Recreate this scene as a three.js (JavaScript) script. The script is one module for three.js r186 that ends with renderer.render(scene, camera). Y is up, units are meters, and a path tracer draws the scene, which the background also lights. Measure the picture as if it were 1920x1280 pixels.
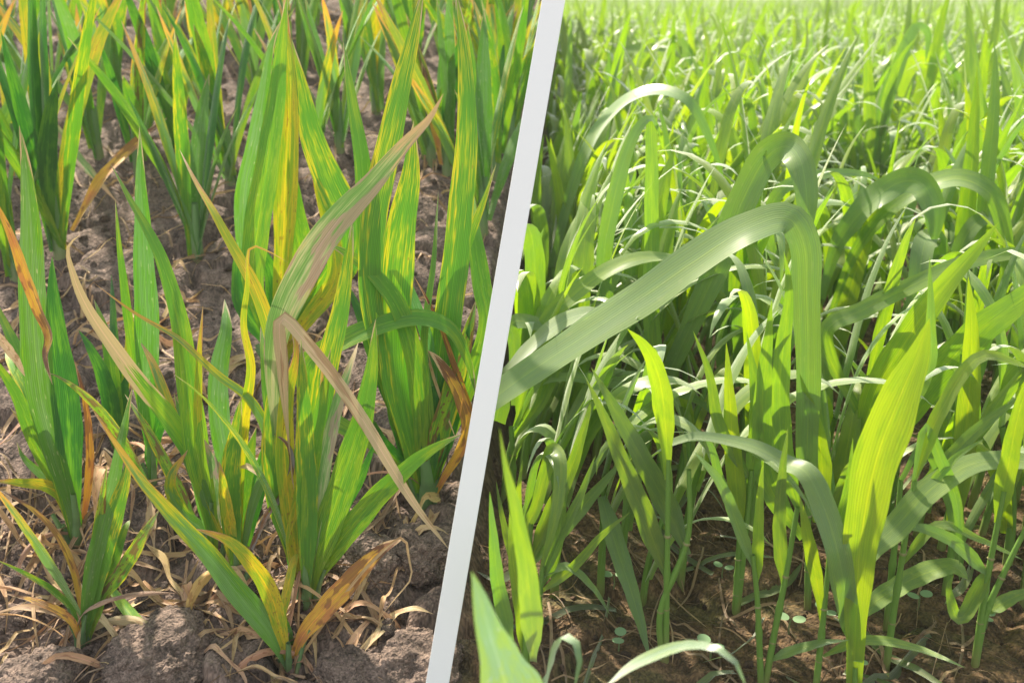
import * as THREE from 'three';
import { mergeGeometries, mergeVertices } from 'three/addons/utils/BufferGeometryUtils.js';

// ------------------------------------------------------------------ camera, sky, sun, exposure
const scene = new THREE.Scene();
const H = 0.62, PITCH = THREE.MathUtils.degToRad(20), FOV = 40;
const F = 640 / Math.tan(THREE.MathUtils.degToRad(FOV / 2));
const camera = new THREE.PerspectiveCamera(FOV, 1920 / 1280, 0.02, 900);
camera.position.set(0, H, 0);
camera.rotation.set(-PITCH, 0, 0);
camera.focus = 0.98;
camera.userData.fStop = 7;
scene.add(camera);

const SUN = new THREE.Vector3(-0.34, 0.72, -0.66).normalize();
const SKY_LEVEL = 0.5;
{
  const w = 256, h = 128, d = new Float32Array(w * h * 4);
  for (let j = 0; j < h; j++) for (let i = 0; i < w; i++) {
    const th = ((j + 0.5) / h - 0.5) * Math.PI, ph = ((i + 0.5) / w - 0.5) * 2 * Math.PI;
    const y = Math.sin(th), x = Math.cos(th) * Math.cos(ph), z = Math.cos(th) * Math.sin(ph);
    const up = Math.max(0, y), k = Math.pow(1 - up, 2.2);
    const c = Math.max(0, x * SUN.x + y * SUN.y + z * SUN.z);
    const glow = 0.9 * Math.pow(c, 24) + 0.35 * Math.pow(c, 5);
    const o = (j * w + i) * 4;
    d[o] = SKY_LEVEL * (0.84 + 0.12 * k + glow); d[o + 1] = SKY_LEVEL * (0.91 + 0.06 * k + glow * 0.97); d[o + 2] = SKY_LEVEL * (1.0 - 0.03 * k + glow * 0.9); d[o + 3] = 1;
  }
  const sky = new THREE.DataTexture(d, w, h, THREE.RGBAFormat, THREE.FloatType);
  sky.mapping = THREE.EquirectangularReflectionMapping; sky.magFilter = THREE.LinearFilter; sky.needsUpdate = true;
  scene.background = sky; scene.environment = sky;
}
const sun = new THREE.DirectionalLight(0xfff1dc, 5.0);
sun.position.copy(SUN).multiplyScalar(20); sun.castShadow = true; sun.shadow.radius = 2.5;
sun.shadow.mapSize.set(2048, 2048);
Object.assign(sun.shadow.camera, { left: -6, right: 6, top: 6, bottom: -6, near: 1, far: 60 });
scene.add(sun, sun.target);
const renderer = new THREE.WebGLRenderer({ antialias: true });
renderer.toneMapping = THREE.LinearToneMapping;
renderer.toneMappingExposure = 2.25;
renderer.shadowMap.enabled = true;

// ------------------------------------------------------------------ helpers
const V3 = (x, y, z) => new THREE.Vector3(x, y, z);
const UP = V3(0, 1, 0);
const pick = a => a[Math.floor(rnd() * a.length)];
function mulberry(a) { return () => { a = (a + 0x6D2B79F5) | 0; let t = Math.imul(a ^ (a >>> 15), 1 | a); t = (t + Math.imul(t ^ (t >>> 7), 61 | t)) ^ t; return ((t ^ (t >>> 14)) >>> 0) / 4294967296; }; }
const rnd = mulberry(20240611);
const R = (a, b) => a + (b - a) * rnd();
const clamp = (x, a = 0, b = 1) => Math.min(b, Math.max(a, x));
const sstep = (a, b, x) => { const t = clamp((x - a) / (b - a)); return t * t * (3 - 2 * t); };
const mix = (a, b, t) => a + (b - a) * t;
const mix3 = (a, b, t) => [mix(a[0], b[0], t), mix(a[1], b[1], t), mix(a[2], b[2], t)];
function hash2(i, j, s) { let h = Math.imul(i, 374761393) ^ Math.imul(j, 668265263) ^ Math.imul(s, 1442695041); h = Math.imul(h ^ (h >>> 13), 1274126177); return ((h ^ (h >>> 16)) >>> 0) / 4294967296; }
function vn(x, y, s = 1) {
  const i = Math.floor(x), j = Math.floor(y), fx = x - i, fy = y - j, u = fx * fx * (3 - 2 * fx), v = fy * fy * (3 - 2 * fy);
  return mix(mix(hash2(i, j, s), hash2(i + 1, j, s), u), mix(hash2(i, j + 1, s), hash2(i + 1, j + 1, s), u), v);
}
function fbm(x, y, s = 1, o = 4) { let a = 0.5, t = 0, n = 0; for (let k = 0; k < o; k++) { t += a * vn(x, y, s + k * 7); n += a; x = x * 2.03 + 5.1; y = y * 2.03 + 1.7; a *= 0.5; } return t / n; }
function worley(x, y, s) {
  const i = Math.floor(x), j = Math.floor(y); let a = 9, b = 9, id = 0;
  for (let q = -1; q <= 1; q++) for (let p = -1; p <= 1; p++) {
    const cx = i + p + hash2(i + p, j + q, s), cy = j + q + hash2(i + p, j + q, s + 31), dd = Math.hypot(cx - x, cy - y);
    if (dd < a) { b = a; a = dd; id = hash2(i + p, j + q, s + 77); } else if (dd < b) b = dd;
  }
  return [a, b, id];
}
const used = {};
function numbered(n) { used[n] = (used[n] || 0) + 1; return used[n] === 1 ? n : `${n}_${String(used[n] - 1).padStart(3, '0')}`; }
function tag(o, label, category, group, kind) { Object.assign(o.userData, { label }); if (category) o.userData.category = category; if (group) o.userData.group = group; if (kind) o.userData.kind = kind; return o; }
function shadowed(m) { m.castShadow = m.receiveShadow = true; return m; }
function part(name, geo, mat, parent) { const m = shadowed(new THREE.Mesh(geo, mat)); m.name = name; parent.add(m); return m; }
function thing(name, pos, label, category, group) { const g = new THREE.Group(); g.name = numbered(name); g.position.copy(pos); tag(g, label, category, group); scene.add(g); return g; }

// a sight line of the photograph, and where it meets the plane z = -D or the soil
const cP = Math.cos(PITCH), sP = Math.sin(PITCH);
function dir(px, py) { const a = (px - 960) / F, b = (640 - py) / F; return V3(a, b * cP - sP, -(b * sP + cP)); }
function at(px, py, D) { const r = dir(px, py); return V3(0, H, 0).addScaledVector(r, D / -r.z); }
function project(p) { const y = p.y - H, d = -p.z * cP - y * sP, v = y * cP - p.z * sP; return [960 + F * p.x / d, 640 - F * v / d, d]; }
const depthOf = p => -p.z * cP - (p.y - H) * sP;
const stripeX = py => 1038 - 0.1703 * py;

// ------------------------------------------------------------------ soil
const edgeX = D => -0.095 + 0.045 * Math.max(D, 0.2) + 0.12 * bank(D);                   // where the two plots meet
function bank(D) { return 0.268 * (Math.max(0, D - 0.72) - Math.max(0, D - 3.7)) * (1 - sstep(4.8, 8, D)); }
function sideOf(x, D) { return sstep(-0.03, 0.03, edgeX(D) - x); }      // 1 on the sick plot
function terrain(x, z, fine = true) {
  const D = -z, L = sideOf(x, D);
  let y = bank(D) * L + 0.03 * (fbm(x * 1.7, z * 1.7, 5, 2) - 0.5);
  if (!fine || D > 14 || D < -0.5) return y;
  const f = 1 - sstep(6, 14, D);
  const wx = x + 0.05 * (vn(x * 14, z * 14, 61) - 0.5), wz = z + 0.05 * (vn(x * 14, z * 14, 62) - 0.5);
  const [a, b, id] = worley(wx * 8, wz * 8, 3), [c, d, id2] = worley(wx * 21, wz * 21, 9);
  const dome = q => Math.sqrt(Math.max(0, 1 - q * q)), clod = (0.25 + 0.75 * id) * dome(Math.min(1, a * 1.25)) * sstep(0, 0.16, b - a), crumb = (0.15 + 0.85 * id2) * dome(Math.min(1, c * 1.3));
  const amp = mix(0.024, 0.036, L);
  y += f * (amp * (clod - 0.45) + mix(0.010, 0.011, L) * (crumb - 0.4) + 0.010 * (fbm(x * 55, z * 55, 11, 4) - 0.5) + 0.003 * (vn(x * 300, z * 300, 15) - 0.5));
  return y;
}
function onSoil(px, py) { const r = dir(px, py); for (let t = 0.4; t < 9; t += 0.002) { const p = V3(0, H, 0).addScaledVector(r, t); if (p.y <= terrain(p.x, p.z)) return p; } return V3(0, H, 0).addScaledVector(r, 9); }

function texture(w, h, fn, srgb, repeat) {
  const d = new Uint8Array(w * h * 4);
  for (let j = 0; j < h; j++) for (let i = 0; i < w; i++) { const c = fn((i + 0.5) / w, (j + 0.5) / h), o = (j * w + i) * 4; d[o] = clamp(c[0], 0, 255); d[o + 1] = clamp(c[1], 0, 255); d[o + 2] = clamp(c[2], 0, 255); d[o + 3] = 255; }
  const t = new THREE.DataTexture(d, w, h); t.magFilter = THREE.LinearFilter; t.minFilter = THREE.LinearMipmapLinearFilter; t.generateMipmaps = true;
  t.wrapS = t.wrapT = repeat ? THREE.RepeatWrapping : THREE.ClampToEdgeWrapping;
  if (srgb) t.colorSpace = THREE.SRGBColorSpace;
  t.needsUpdate = true; return t;
}
// tileable grit: noise on a lattice that wraps
function tiled(u, v, n, s) { const x = u * n, y = v * n, i = Math.floor(x), j = Math.floor(y), fx = x - i, fy = y - j, a = fx * fx * (3 - 2 * fx), b = fy * fy * (3 - 2 * fy), m = k => ((k % n) + n) % n; return mix(mix(hash2(m(i), m(j), s), hash2(m(i + 1), m(j), s), a), mix(hash2(m(i), m(j + 1), s), hash2(m(i + 1), m(j + 1), s), a), b); }
const gritMap = texture(512, 512, (u, v) => { const n = 0.45 * tiled(u, v, 160, 1) + 0.3 * tiled(u, v, 60, 2) + 0.25 * tiled(u, v, 16, 3); const g = 120 + 210 * (n - 0.5) + (tiled(u, v, 220, 8) > 0.9 ? 45 : 0); return [g * 1.02 + 60, g + 60, g * 0.97 + 60]; }, true, true);
const gritBump = texture(512, 512, (u, v) => { const g = 255 * (0.4 * tiled(u, v, 170, 1) + 0.35 * tiled(u, v, 70, 2) + 0.25 * tiled(u, v, 24, 3)); return [g, g, g]; }, false, true);
const soilMat = new THREE.MeshStandardMaterial({ vertexColors: true, map: gritMap, bumpMap: gritBump, bumpScale: 0.004, roughness: 0.97 });
function soilColor(x, z) {
  const L = sideOf(x, -z), n = fbm(x * 9, z * 9, 40, 3), m = fbm(x * 40, z * 40, 44, 2);
  const sick = mix3([0.20, 0.145, 0.118], [0.34, 0.255, 0.215], clamp(n * 0.7 + m * 0.5 - 0.1));
  let crop = mix3([0.10, 0.06, 0.028], [0.33, 0.215, 0.11], clamp(n * 0.9 + m * 0.6 - 0.3));
  crop = mix3(crop, [0.10, 0.12, 0.03], 0.5 * sstep(0.58, 0.7, fbm(x * 15 + 9, z * 15, 47, 3)));           // thin green algae crust in patches
  return mix3(crop, sick, L);
}
{
  const rows = [-6, -3, -1.5, -0.6, -0.1, 0.2, 0.35]; let D = 0.45;
  while (D < 420) { rows.push(D); D *= D < 3 ? 1.0042 : D < 12 ? 1.012 : 1.06; }
  const NC = 640, pos = [], uv = [], col = [], idx = [];
  rows.forEach(d => { const half = d < 0.45 ? 6 : 2.4 + 0.8 * d + (d > 12 ? d : 0); for (let c = 0; c <= NC; c++) { const u = c / NC * 2 - 1, x = (0.35 * u + 0.65 * u * u * u) * half, z = -d; pos.push(x, terrain(x, z), z); uv.push(x * 4, z * 4); col.push(...soilColor(x, z)); } });
  for (let r = 0; r < rows.length - 1; r++) for (let c = 0; c < NC; c++) { const a = r * (NC + 1) + c, b = a + NC + 1; idx.push(a, a + 1, b, a + 1, b + 1, b); }
  const g = new THREE.BufferGeometry();
  g.setAttribute('position', new THREE.Float32BufferAttribute(pos, 3)); g.setAttribute('uv', new THREE.Float32BufferAttribute(uv, 2)); g.setAttribute('color', new THREE.Float32BufferAttribute(col, 3));
  g.setIndex(idx); g.computeVertexNormals();
  const m = shadowed(new THREE.Mesh(g, soilMat)); m.name = 'ground'; tag(m, 'bare crumbly field soil under both crop plots', null, null, 'structure'); scene.add(m);
}
{ // low wooded rise at the far edge of the field
  const pos = [], idx = [], n = 160;
  for (let i = 0; i <= n; i++) { const x = -150 + i * 3, h = 0.2 + 3.2 * sstep(120, 230, x + 20 * vn(i * 0.3, 1, 3)) + 0.7 * vn(i * 0.8, 2, 5) * sstep(100, 180, x); pos.push(x, -1, -330, x, h, -334, x, -1, -420); }
  for (let i = 0; i < n; i++) { const a = i * 3; idx.push(a, a + 3, a + 1, a + 1, a + 3, a + 4, a + 1, a + 4, a + 2, a + 2, a + 4, a + 5); }
  const g = new THREE.BufferGeometry(); g.setAttribute('position', new THREE.Float32BufferAttribute(pos, 3)); g.setIndex(idx); g.computeVertexNormals();
  const m = shadowed(new THREE.Mesh(g, new THREE.MeshStandardMaterial({ color: new THREE.Color().setRGB(0.13, 0.12, 0.13), roughness: 1 }))); m.name = 'hills'; tag(m, 'low grey rise beyond the far edge of the field', null, null, 'structure'); scene.add(m);
}

// ------------------------------------------------------------------ leaf materials
const C = { green: [92, 152, 26], blue: [108, 154, 76], dark: [46, 112, 24], lime: [142, 178, 20], yellow: [214, 196, 24], gold: [216, 174, 56], orange: [196, 132, 72], brown: [124, 82, 46], straw: [204, 176, 132], pale: [186, 190, 140], pink: [172, 142, 132], grey: [140, 134, 128] };
// base / second: colours of the living blade; y*: where it yellows; tip: from which share of the length the tip is dead
function leafTexture(seed, s) {
  return texture(160, 1024, (u, v) => {
    const e = Math.abs(2 * u - 1), fine = vn(u * 44, v * 7, seed), streak = 0.28 * vn(u * 13, v * 4, seed + 3) + 0.36 * vn(u * 24, v * 14, seed + 5) + 0.36 * vn(u * 34, v * 46, seed + 6), blot = fbm(u * 2.4, v * 9, seed + 9, 4);
    let c = mix3(C[s.base], C[s.second || s.base], sstep(0.36, 0.66, 0.4 * streak + 0.6 * blot));
    const vv = v + 0.16 * (streak - 0.5) + 0.22 * (blot - 0.5) + 0.10 * e * e;
    const y = sstep(0.34, 0.76, (s.y0 || 0) + (s.yv || 0) * vv + (s.ye || 0) * e * e * e + (s.ys || 0) * (streak - 0.5) * 2 + (s.yb || 0) * (blot - 0.5) * 2);
    c = mix3(c, C[s.sickly || 'yellow'], y);
    if (s.gold) c = mix3(c, C.gold, sstep(s.gold, s.gold + 0.1, vv));
    if (s.orange) c = mix3(c, C.orange, sstep(s.orange, s.orange + 0.08, vv));
    if (s.tip) c = mix3(c, C[s.tipColor || 'brown'], sstep(s.tip, s.tip + 0.05, vv));
    if (s.end) c = mix3(c, C.straw, sstep(s.end, s.end + 0.03, vv));
    if (s.blotch) c = mix3(c, C[s.blotchColor || 'pink'], sstep(0.60, 0.68, fbm(u * 3 + 4, v * 11 + 2, seed + 21, 3)) * s.blotch);
    if (s.spots) c = mix3(c, C.brown, sstep(0.80, 0.9, vn(u * 16, v * 60, seed + 33)) * s.spots * sstep(0.35, 0.7, blot));
    if (s.flecks) c = mix3(c, C.pale, sstep(0.86, 0.94, vn(u * 20, v * 46, seed + 37)) * s.flecks);
    const vein = 1 + (s.vein ?? 0.05) * Math.sin(u * Math.PI * 2 * 15) + (s.vein ?? 0.05) * 2.2 * (fine - 0.5), rib = Math.exp(-Math.pow((u - 0.5) / 0.03, 2));
    c = c.map((q, k) => q * vein * (1 + rib * [0.14, 0.08, 0.2][k]));
    return c;
  }, true, false);
}
const veinBump = texture(128, 4, u => { const e = 128 + 70 * Math.sin(u * Math.PI * 2 * 15) + 40 * Math.sin(u * Math.PI * 2 * 31) + 100 * Math.exp(-Math.pow((u - 0.5) / 0.03, 2)) - 50; return [e, e, e]; }, false, true);
function leafMat(seed, s, o = {}) { return new THREE.MeshPhysicalMaterial({ vertexColors: true, map: leafTexture(seed, s), bumpMap: veinBump, bumpScale: o.bump ?? 0.00028, roughness: 0.92, transmission: o.t ?? 0.42, thickness: 0, clearcoat: o.coat ?? 0.22, clearcoatRoughness: o.cr ?? 0.42, sheen: o.sheen ?? 0, sheenColor: new THREE.Color().setRGB(0.62, 0.78, 0.80), sheenRoughness: 0.6, ior: o.ior ?? 1.5, side: THREE.DoubleSide }); }
C.wheat = [142, 178, 8]; C.wheat2 = [118, 160, 22]; C.wheatb = [106, 152, 40]; C.wheaty = [162, 190, 6];
const M = {
  green: leafMat(11, { base: 'green', second: 'lime', yv: 0.42, ye: 0.12, ys: 0.1, y0: -0.02, end: 0.99, flecks: 0.3 }),
  blue: leafMat(12, { base: 'blue', second: 'green', yv: 0.30, ye: 0.2, ys: 0.3, yb: 0.1, flecks: 0.6, sickly: 'lime', end: 0.99 }),
  dark: leafMat(13, { base: 'dark', second: 'green', yv: 0.2, ys: 0.1, sickly: 'lime' }),
  streak: leafMat(14, { base: 'green', second: 'lime', y0: 0.22, yv: 0.20, ye: 0.18, ys: 0.5, yb: 0.2, spots: 0.4, end: 0.985 }),
  yellow: leafMat(15, { base: 'lime', second: 'yellow', y0: 0.22, yv: 0.42, ys: 0.25, yb: 0.2, ye: 0.15, orange: 0.9, end: 0.98, spots: 0.5 }),
  tip: leafMat(16, { base: 'blue', second: 'green', y0: 0.0, yv: 0.75, ys: 0.2, ye: 0.1, yb: 0.2, gold: 0.72, orange: 0.9, end: 0.985 }),
  orange: leafMat(17, { base: 'gold', second: 'orange', y0: 0.1, yb: 0.4, tip: 0.8, blotch: 0.6, blotchColor: 'brown', end: 0.95 }, { t: 0.3 }),
  rust: leafMat(18, { base: 'green', second: 'lime', y0: 0.1, yv: 0.3, ye: 0.3, ys: 0.35, blotch: 0.75, blotchColor: 'brown', spots: 0.9, end: 0.96 }),
  straw: leafMat(19, { base: 'straw', second: 'straw', blotch: 0.4, blotchColor: 'brown' }, { t: 0.2, coat: 0.12 }),
  grey: leafMat(20, { base: 'blue', second: 'pale', y0: 0.05, yv: 0.15, ye: 0.2, ys: 0.3, yb: 0.3, blotch: 0.75, end: 0.9, sickly: 'gold' }, { t: 0.3 }),
  fade: leafMat(21, { base: 'green', second: 'lime', yv: 0.5, ys: 0.2, tip: 0.6, tipColor: 'straw', end: 0.75 }),
  ash: leafMat(22, { base: 'grey', second: 'brown' }, { t: 0.1, coat: 0.1 }),
  wheat: leafMat(31, { vein: 0.03, base: 'wheat', second: 'wheat2', sickly: 'wheaty', yv: 0.25, ys: 0.05, ye: 0.08, flecks: 0.12 }, { t: 0.66, coat: 1, cr: 0.3, ior: 1.6, bump: 0.00018 }),
  wheat2: leafMat(32, { vein: 0.03, base: 'wheat2', second: 'wheatb', sickly: 'wheat', yv: 0.3, ys: 0.06, flecks: 0.15 }, { t: 0.6, coat: 1, cr: 0.28, sheen: 0.35, ior: 1.75, bump: 0.00018 }),
  wheaty: leafMat(33, { vein: 0.03, base: 'wheat', second: 'wheaty', sickly: 'wheaty', y0: 0.2, yv: 0.3, ys: 0.08, flecks: 0.1 }, { t: 0.72, coat: 1, cr: 0.33, ior: 1.5, bump: 0.00018 }),
};
const stemMat = new THREE.MeshPhysicalMaterial({ vertexColors: true, color: 0xffffff, bumpMap: veinBump, bumpScale: 0.0003, roughness: 0.7, clearcoat: 0.3, clearcoatRoughness: 0.4 });

// ------------------------------------------------------------------ blades and stems
function spline(pts, n) { const c = new THREE.CatmullRomCurve3(pts, false, 'centripetal'); return c.getSpacedPoints(n); }
const profile = (t, o) => {
  const b = o.b ?? 0.42, pk = o.pk ?? 0.42;
  const rise = b + (1 - b) * sstep(o.late ?? 0, pk, t), q = clamp((t - pk) / (1 - pk));
  return rise * (o.cut ? 1 - 0.35 * q * q : Math.pow(Math.max(0, 1 - Math.pow(q, o.tp ?? 1.9)), 0.9));
};
// P: centre line; normal(t, p, T): the way the blade faces; width(t)
function blade(P, width, facing, o = {}) {
  const n = P.length - 1, U = o.across || [-1, -0.5, 0, 0.5, 1], K = U.length, pos = [], uv = [], col = [], idx = [], fold = o.fold ?? 0.16, ph = R(0, 9), wave = o.wave ?? 0.05;
  const tint = o.tint || [1, 1, 1], T = V3(), N = V3(), S = V3();
  for (let i = 0; i <= n; i++) {
    const t = i / n; T.subVectors(P[Math.min(n, i + 1)], P[Math.max(0, i - 1)]).normalize();
    facing(t, P[i], T, N); N.addScaledVector(T, -N.dot(T)); if (N.lengthSq() < 1e-6) N.set(0.1, 1, 0.2).addScaledVector(T, -T.y); N.normalize();
    if (o.roll) { const r = Array.isArray(o.roll) ? mix(o.roll[0], o.roll[1], t) : o.roll; N.applyAxisAngle(T, r); }
    S.crossVectors(T, N).normalize();
    const w = width(t, S, P[i]) / 2, f = fold * mix(1.3, 0.6, t);
    for (let k = 0; k < K; k++) {
      const u = U[k], wob = wave * Math.sin(t * 17 + ph + u * 2.2) * Math.abs(u), ed = 1 + 0.05 * Math.sin(t * 31 + ph * 3 + u * 5);
      const x = u * w * ed, z = w * (f * (Math.abs(u) - 0.45) + wob);
      pos.push(P[i].x + S.x * x + N.x * z, P[i].y + S.y * x + N.y * z, P[i].z + S.z * x + N.z * z);
      uv.push((u + 1) / 2, t); col.push(...tint);
    }
  }
  for (let i = 0; i < n; i++) for (let k = 0; k < K - 1; k++) { const a = i * K + k, b = a + K; idx.push(a, a + 1, b, a + 1, b + 1, b); }
  const g = new THREE.BufferGeometry(); g.setAttribute('position', new THREE.Float32BufferAttribute(pos, 3)); g.setAttribute('uv', new THREE.Float32BufferAttribute(uv, 2)); g.setAttribute('color', new THREE.Float32BufferAttribute(col, 3)); g.setIndex(idx); g.computeVertexNormals(); return g;
}
function tube(P, rad, colorAt, seg = 8) {
  const n = P.length - 1, pos = [], uv = [], col = [], idx = [], T = V3(), A = V3(), B = V3();
  for (let i = 0; i <= n; i++) {
    T.subVectors(P[Math.min(n, i + 1)], P[Math.max(0, i - 1)]).normalize(); A.crossVectors(T, V3(0.3, 0.1, 1)).normalize(); B.crossVectors(T, A);
    const r = rad(i / n), c = colorAt(i / n);
    for (let k = 0; k <= seg; k++) { const a = k / seg * Math.PI * 2, x = Math.cos(a) * r, y = Math.sin(a) * r; pos.push(P[i].x + A.x * x + B.x * y, P[i].y + A.y * x + B.y * y, P[i].z + A.z * x + B.z * y); uv.push(k / seg, i / n); col.push(...c); }
  }
  for (let i = 0; i < n; i++) for (let k = 0; k < seg; k++) { const a = i * (seg + 1) + k, b = a + seg + 1; idx.push(a, b, a + 1, a + 1, b, b + 1); }
  const g = new THREE.BufferGeometry(); g.setAttribute('position', new THREE.Float32BufferAttribute(pos, 3)); g.setAttribute('uv', new THREE.Float32BufferAttribute(uv, 2)); g.setAttribute('color', new THREE.Float32BufferAttribute(col, 3)); g.setIndex(idx); g.computeVertexNormals(); return g;
}
const tintOf = (k = 1) => { const b = R(0.86, 1.12) * k; return [b * R(0.93, 1.07), b, b * R(0.85, 1.15)]; };
const eye = V3(0, H, 0);
function upAt(up, t) { if (!Array.isArray(up)) return up; const s = t * (up.length - 1), i = Math.min(up.length - 2, Math.floor(s)); return mix(up[i], up[i + 1], s - i); }
// a leaf drawn along sight lines: spec = [material, width in photograph pixels, lean of the tip (m, + is away), how far it faces the sky, [x, y, x, y ...], options]
function leafFromSight(spec, base, D0) {
  const [mat, wpx, lean, up, xy, o = {}] = spec, pts = [], n = xy.length / 2;
  if (o.fromBase && base) pts.push(V3(base.x, base.y - 0.008, base.z));
  for (let i = 0; i < n; i++) { const t = n > 1 ? i / (n - 1) : 0, D = D0 + (o.d0 || 0) + (o.dd ? o.dd[Math.min(i, o.dd.length - 1)] : lean * t * t); pts.push(at(xy[2 * i], xy[2 * i + 1], D)); }
  const P = spline(pts, o.seg || Math.max(16, Math.round(n * 5)));
  const loc = P.map(p => p.clone().sub(base));
  const roll = o.roll ?? R(-0.35, 0.35), view = V3();
  return [blade(loc, (t, S, p) => { const q = p.clone().add(base); view.subVectors(eye, q).normalize(); const seen = Math.sqrt(Math.max(0.16, 1 - Math.pow(S.dot(view), 2))); return profile(t, o) * wpx * depthOf(q) / F / seen; },
    (t, p, T, N) => { const k = upAt(up, t); N.subVectors(eye, p.clone().add(base)).normalize().multiplyScalar(1 - Math.abs(k)).addScaledVector(UP, k); }, { roll, fold: o.fold ?? R(0.08, 0.24), wave: o.wave, tint: o.tint || tintOf(o.k) }), M[mat]];
}
const sheathCol = t => mix3([0.22, 0.22, 0.10], [0.13, 0.25, 0.09], sstep(0, 0.4, t)).map(v => v * (Math.abs(t - 0.62) < 0.03 ? 0.75 : 1));
const wheatStemCol = t => mix3([0.22, 0.20, 0.07], [0.14, 0.28, 0.04], sstep(0, 0.3, t));

// ------------------------------------------------------------------ the sick plot: plants read off the photograph
function sickPlant(label, base, leaves, o = {}) {
  const b = onSoil(base[0], base[1]); b.y -= 0.004;
  const g = thing('diseased_barley', b, label, 'barley plant', o.group), D = -b.z;
  const top = o.stem ? at(o.stem[0], o.stem[1], D - 0.01) : V3(b.x, b.y + 0.07, b.z);
  const mid = b.clone().lerp(top, 0.5).add(V3(R(-0.004, 0.004), 0, 0.002)), r0 = (o.sw || 22) / 2 * D / F;
  part('stem', tube(spline([b.clone().setY(b.y - 0.015), mid, top], 10).map(p => p.sub(b)), t => r0 * mix(0.8, 0.4, t) * (Math.abs(t - 0.5) < 0.06 ? 1.12 : 1), sheathCol), stemMat, g);
  for (let k = 0; k < 3; k++) { const dx = R(-0.022, 0.022), hh = R(0.025, 0.05); part('stem', tube(spline([V3(dx * 0.4, -0.012, R(-0.01, 0.01)), V3(dx * 0.8, hh * 0.5, 0), V3(dx * 1.3, hh, 0)], 8), t => r0 * mix(0.6, 0.3, t), sheathCol), stemMat, g); }
  for (let k = 0; k < 3; k++) { const geo = grow({ base: V3(R(-0.01, 0.01), R(0.0, 0.03), R(-0.006, 0.012)), az: R(0, 6.28), len: R(0.08, 0.19), el: R(0.5, 1.2), droop: R(1.4, 2.3), bp: 1.1, w: R(0.004, 0.011), roll: R(-1, 1), bend: R(-1.2, 1.2), fold: 0.5, wave: 0.2, b: 0.6, tint: [R(0.6, 0.95), R(0.55, 0.82), R(0.45, 0.72)] }); if (clearOfStake(geoPoints(geo, b), -1)) part('dead_leaf', geo, M.straw, g); }
  for (let k = 0; k < (o.extra ?? 1); k++) { const geo = grow({ base: V3(R(-0.012, 0.012), R(0, 0.03), R(-0.01, 0.01)), az: R(0, 6.28), len: R(0.12, 0.3), el: R(1.0, 1.45), droop: R(0.05, 0.6), w: R(0.008, 0.016), roll: R(-0.5, 0.5), bend: R(-0.3, 0.3), b: 0.3 }); if (clearOfStake(geoPoints(geo, b), -1)) part('leaf', geo, M[pick(['green', 'streak', 'yellow', 'rust', 'tip', 'dark'])], g); }
  leaves.forEach((s, i) => { const oo = s[5] = Object.assign({ fromBase: true, b: 0.26, d0: -0.012 + 0.006 * (i % 5) }, s[5]); const [geo, mat] = leafFromSight(s, b, D); part('leaf', geo, mat, g); });
  return g;
}
sickPlant('tall blue-green barley plant at the edge, with two broad upright leaves', [140, 1025], [
  ['blue', 52, 0.05, 0.1, [135, 960, 105, 860, 75, 740, 62, 600, 58, 470, 50, 330, 35, 234], { roll: 0.15, pk: 0.5, fold: 0.1 }],
  ['dark', 50, 0.02, 0.05, [136, 950, 130, 850, 122, 740, 108, 640, 99, 560, 97, 480], { pk: 0.5, roll: -0.2 }],
  ['green', 30, -0.05, 0.1, [118, 920, 72, 840, 25, 730, -30, 650]],
  ['green', 34, 0.09, 0.1, [120, 900, 85, 800, 45, 690, -20, 545]],
  ['orange', 15, -0.03, 0.1, [158, 960, 168, 860, 160, 760, 138, 672], { tint: [0.7, 0.6, 0.6] }],
  ['streak', 26, 0.12, 0.2, [110, 900, 70, 780, 25, 690, 8, 655], { k: 1.05 }],
  ['yellow', 25, -0.05, 0.4, [120, 935, 90, 912, 40, 905, -25, 901], { fold: 0.3 }],
  ['blue', 22, 0.0, 0.2, [140, 960, 95, 905, 45, 860, 30, 828]],
], { stem: [136, 925], sw: 30 });
sickPlant('low barley plant with spotted yellow leaves rising from straw at the corner', [152, 1208], [
  ['blue', 30, 0.06, 0.1, [165, 1110, 185, 1010, 208, 920, 226, 830, 248, 722], { roll: 0.3 }],
  ['streak', 38, 0.03, 0.1, [180, 1090, 200, 1010, 222, 940, 238, 880, 241, 850], { pk: 0.6, k: 1.05 }],
  ['rust', 27, -0.06, 0.25, [185, 1130, 225, 1075, 265, 1010, 298, 955], { pk: 0.5 }],
  ['orange', 13, 0.03, 0.2, [150, 1130, 138, 1070, 112, 1010, 70, 962, 20, 930, -12, 915]],
  ['streak', 12, -0.04, 0.3, [135, 1145, 95, 1105, 45, 1075, -10, 1048], { fold: 0.5 }],
  ['orange', 15, -0.03, 0.4, [130, 1160, 70, 1128, 5, 1112]],
  ['rust', 26, 0.0, 0.1, [165, 1120, 178, 1040, 190, 940, 200, 868], { roll: 0.5 }],
  ['green', 30, 0.03, 0.1, [190, 1100, 215, 1040, 236, 985, 243, 975]],
], { stem: [160, 1150], sw: 18 });
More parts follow.
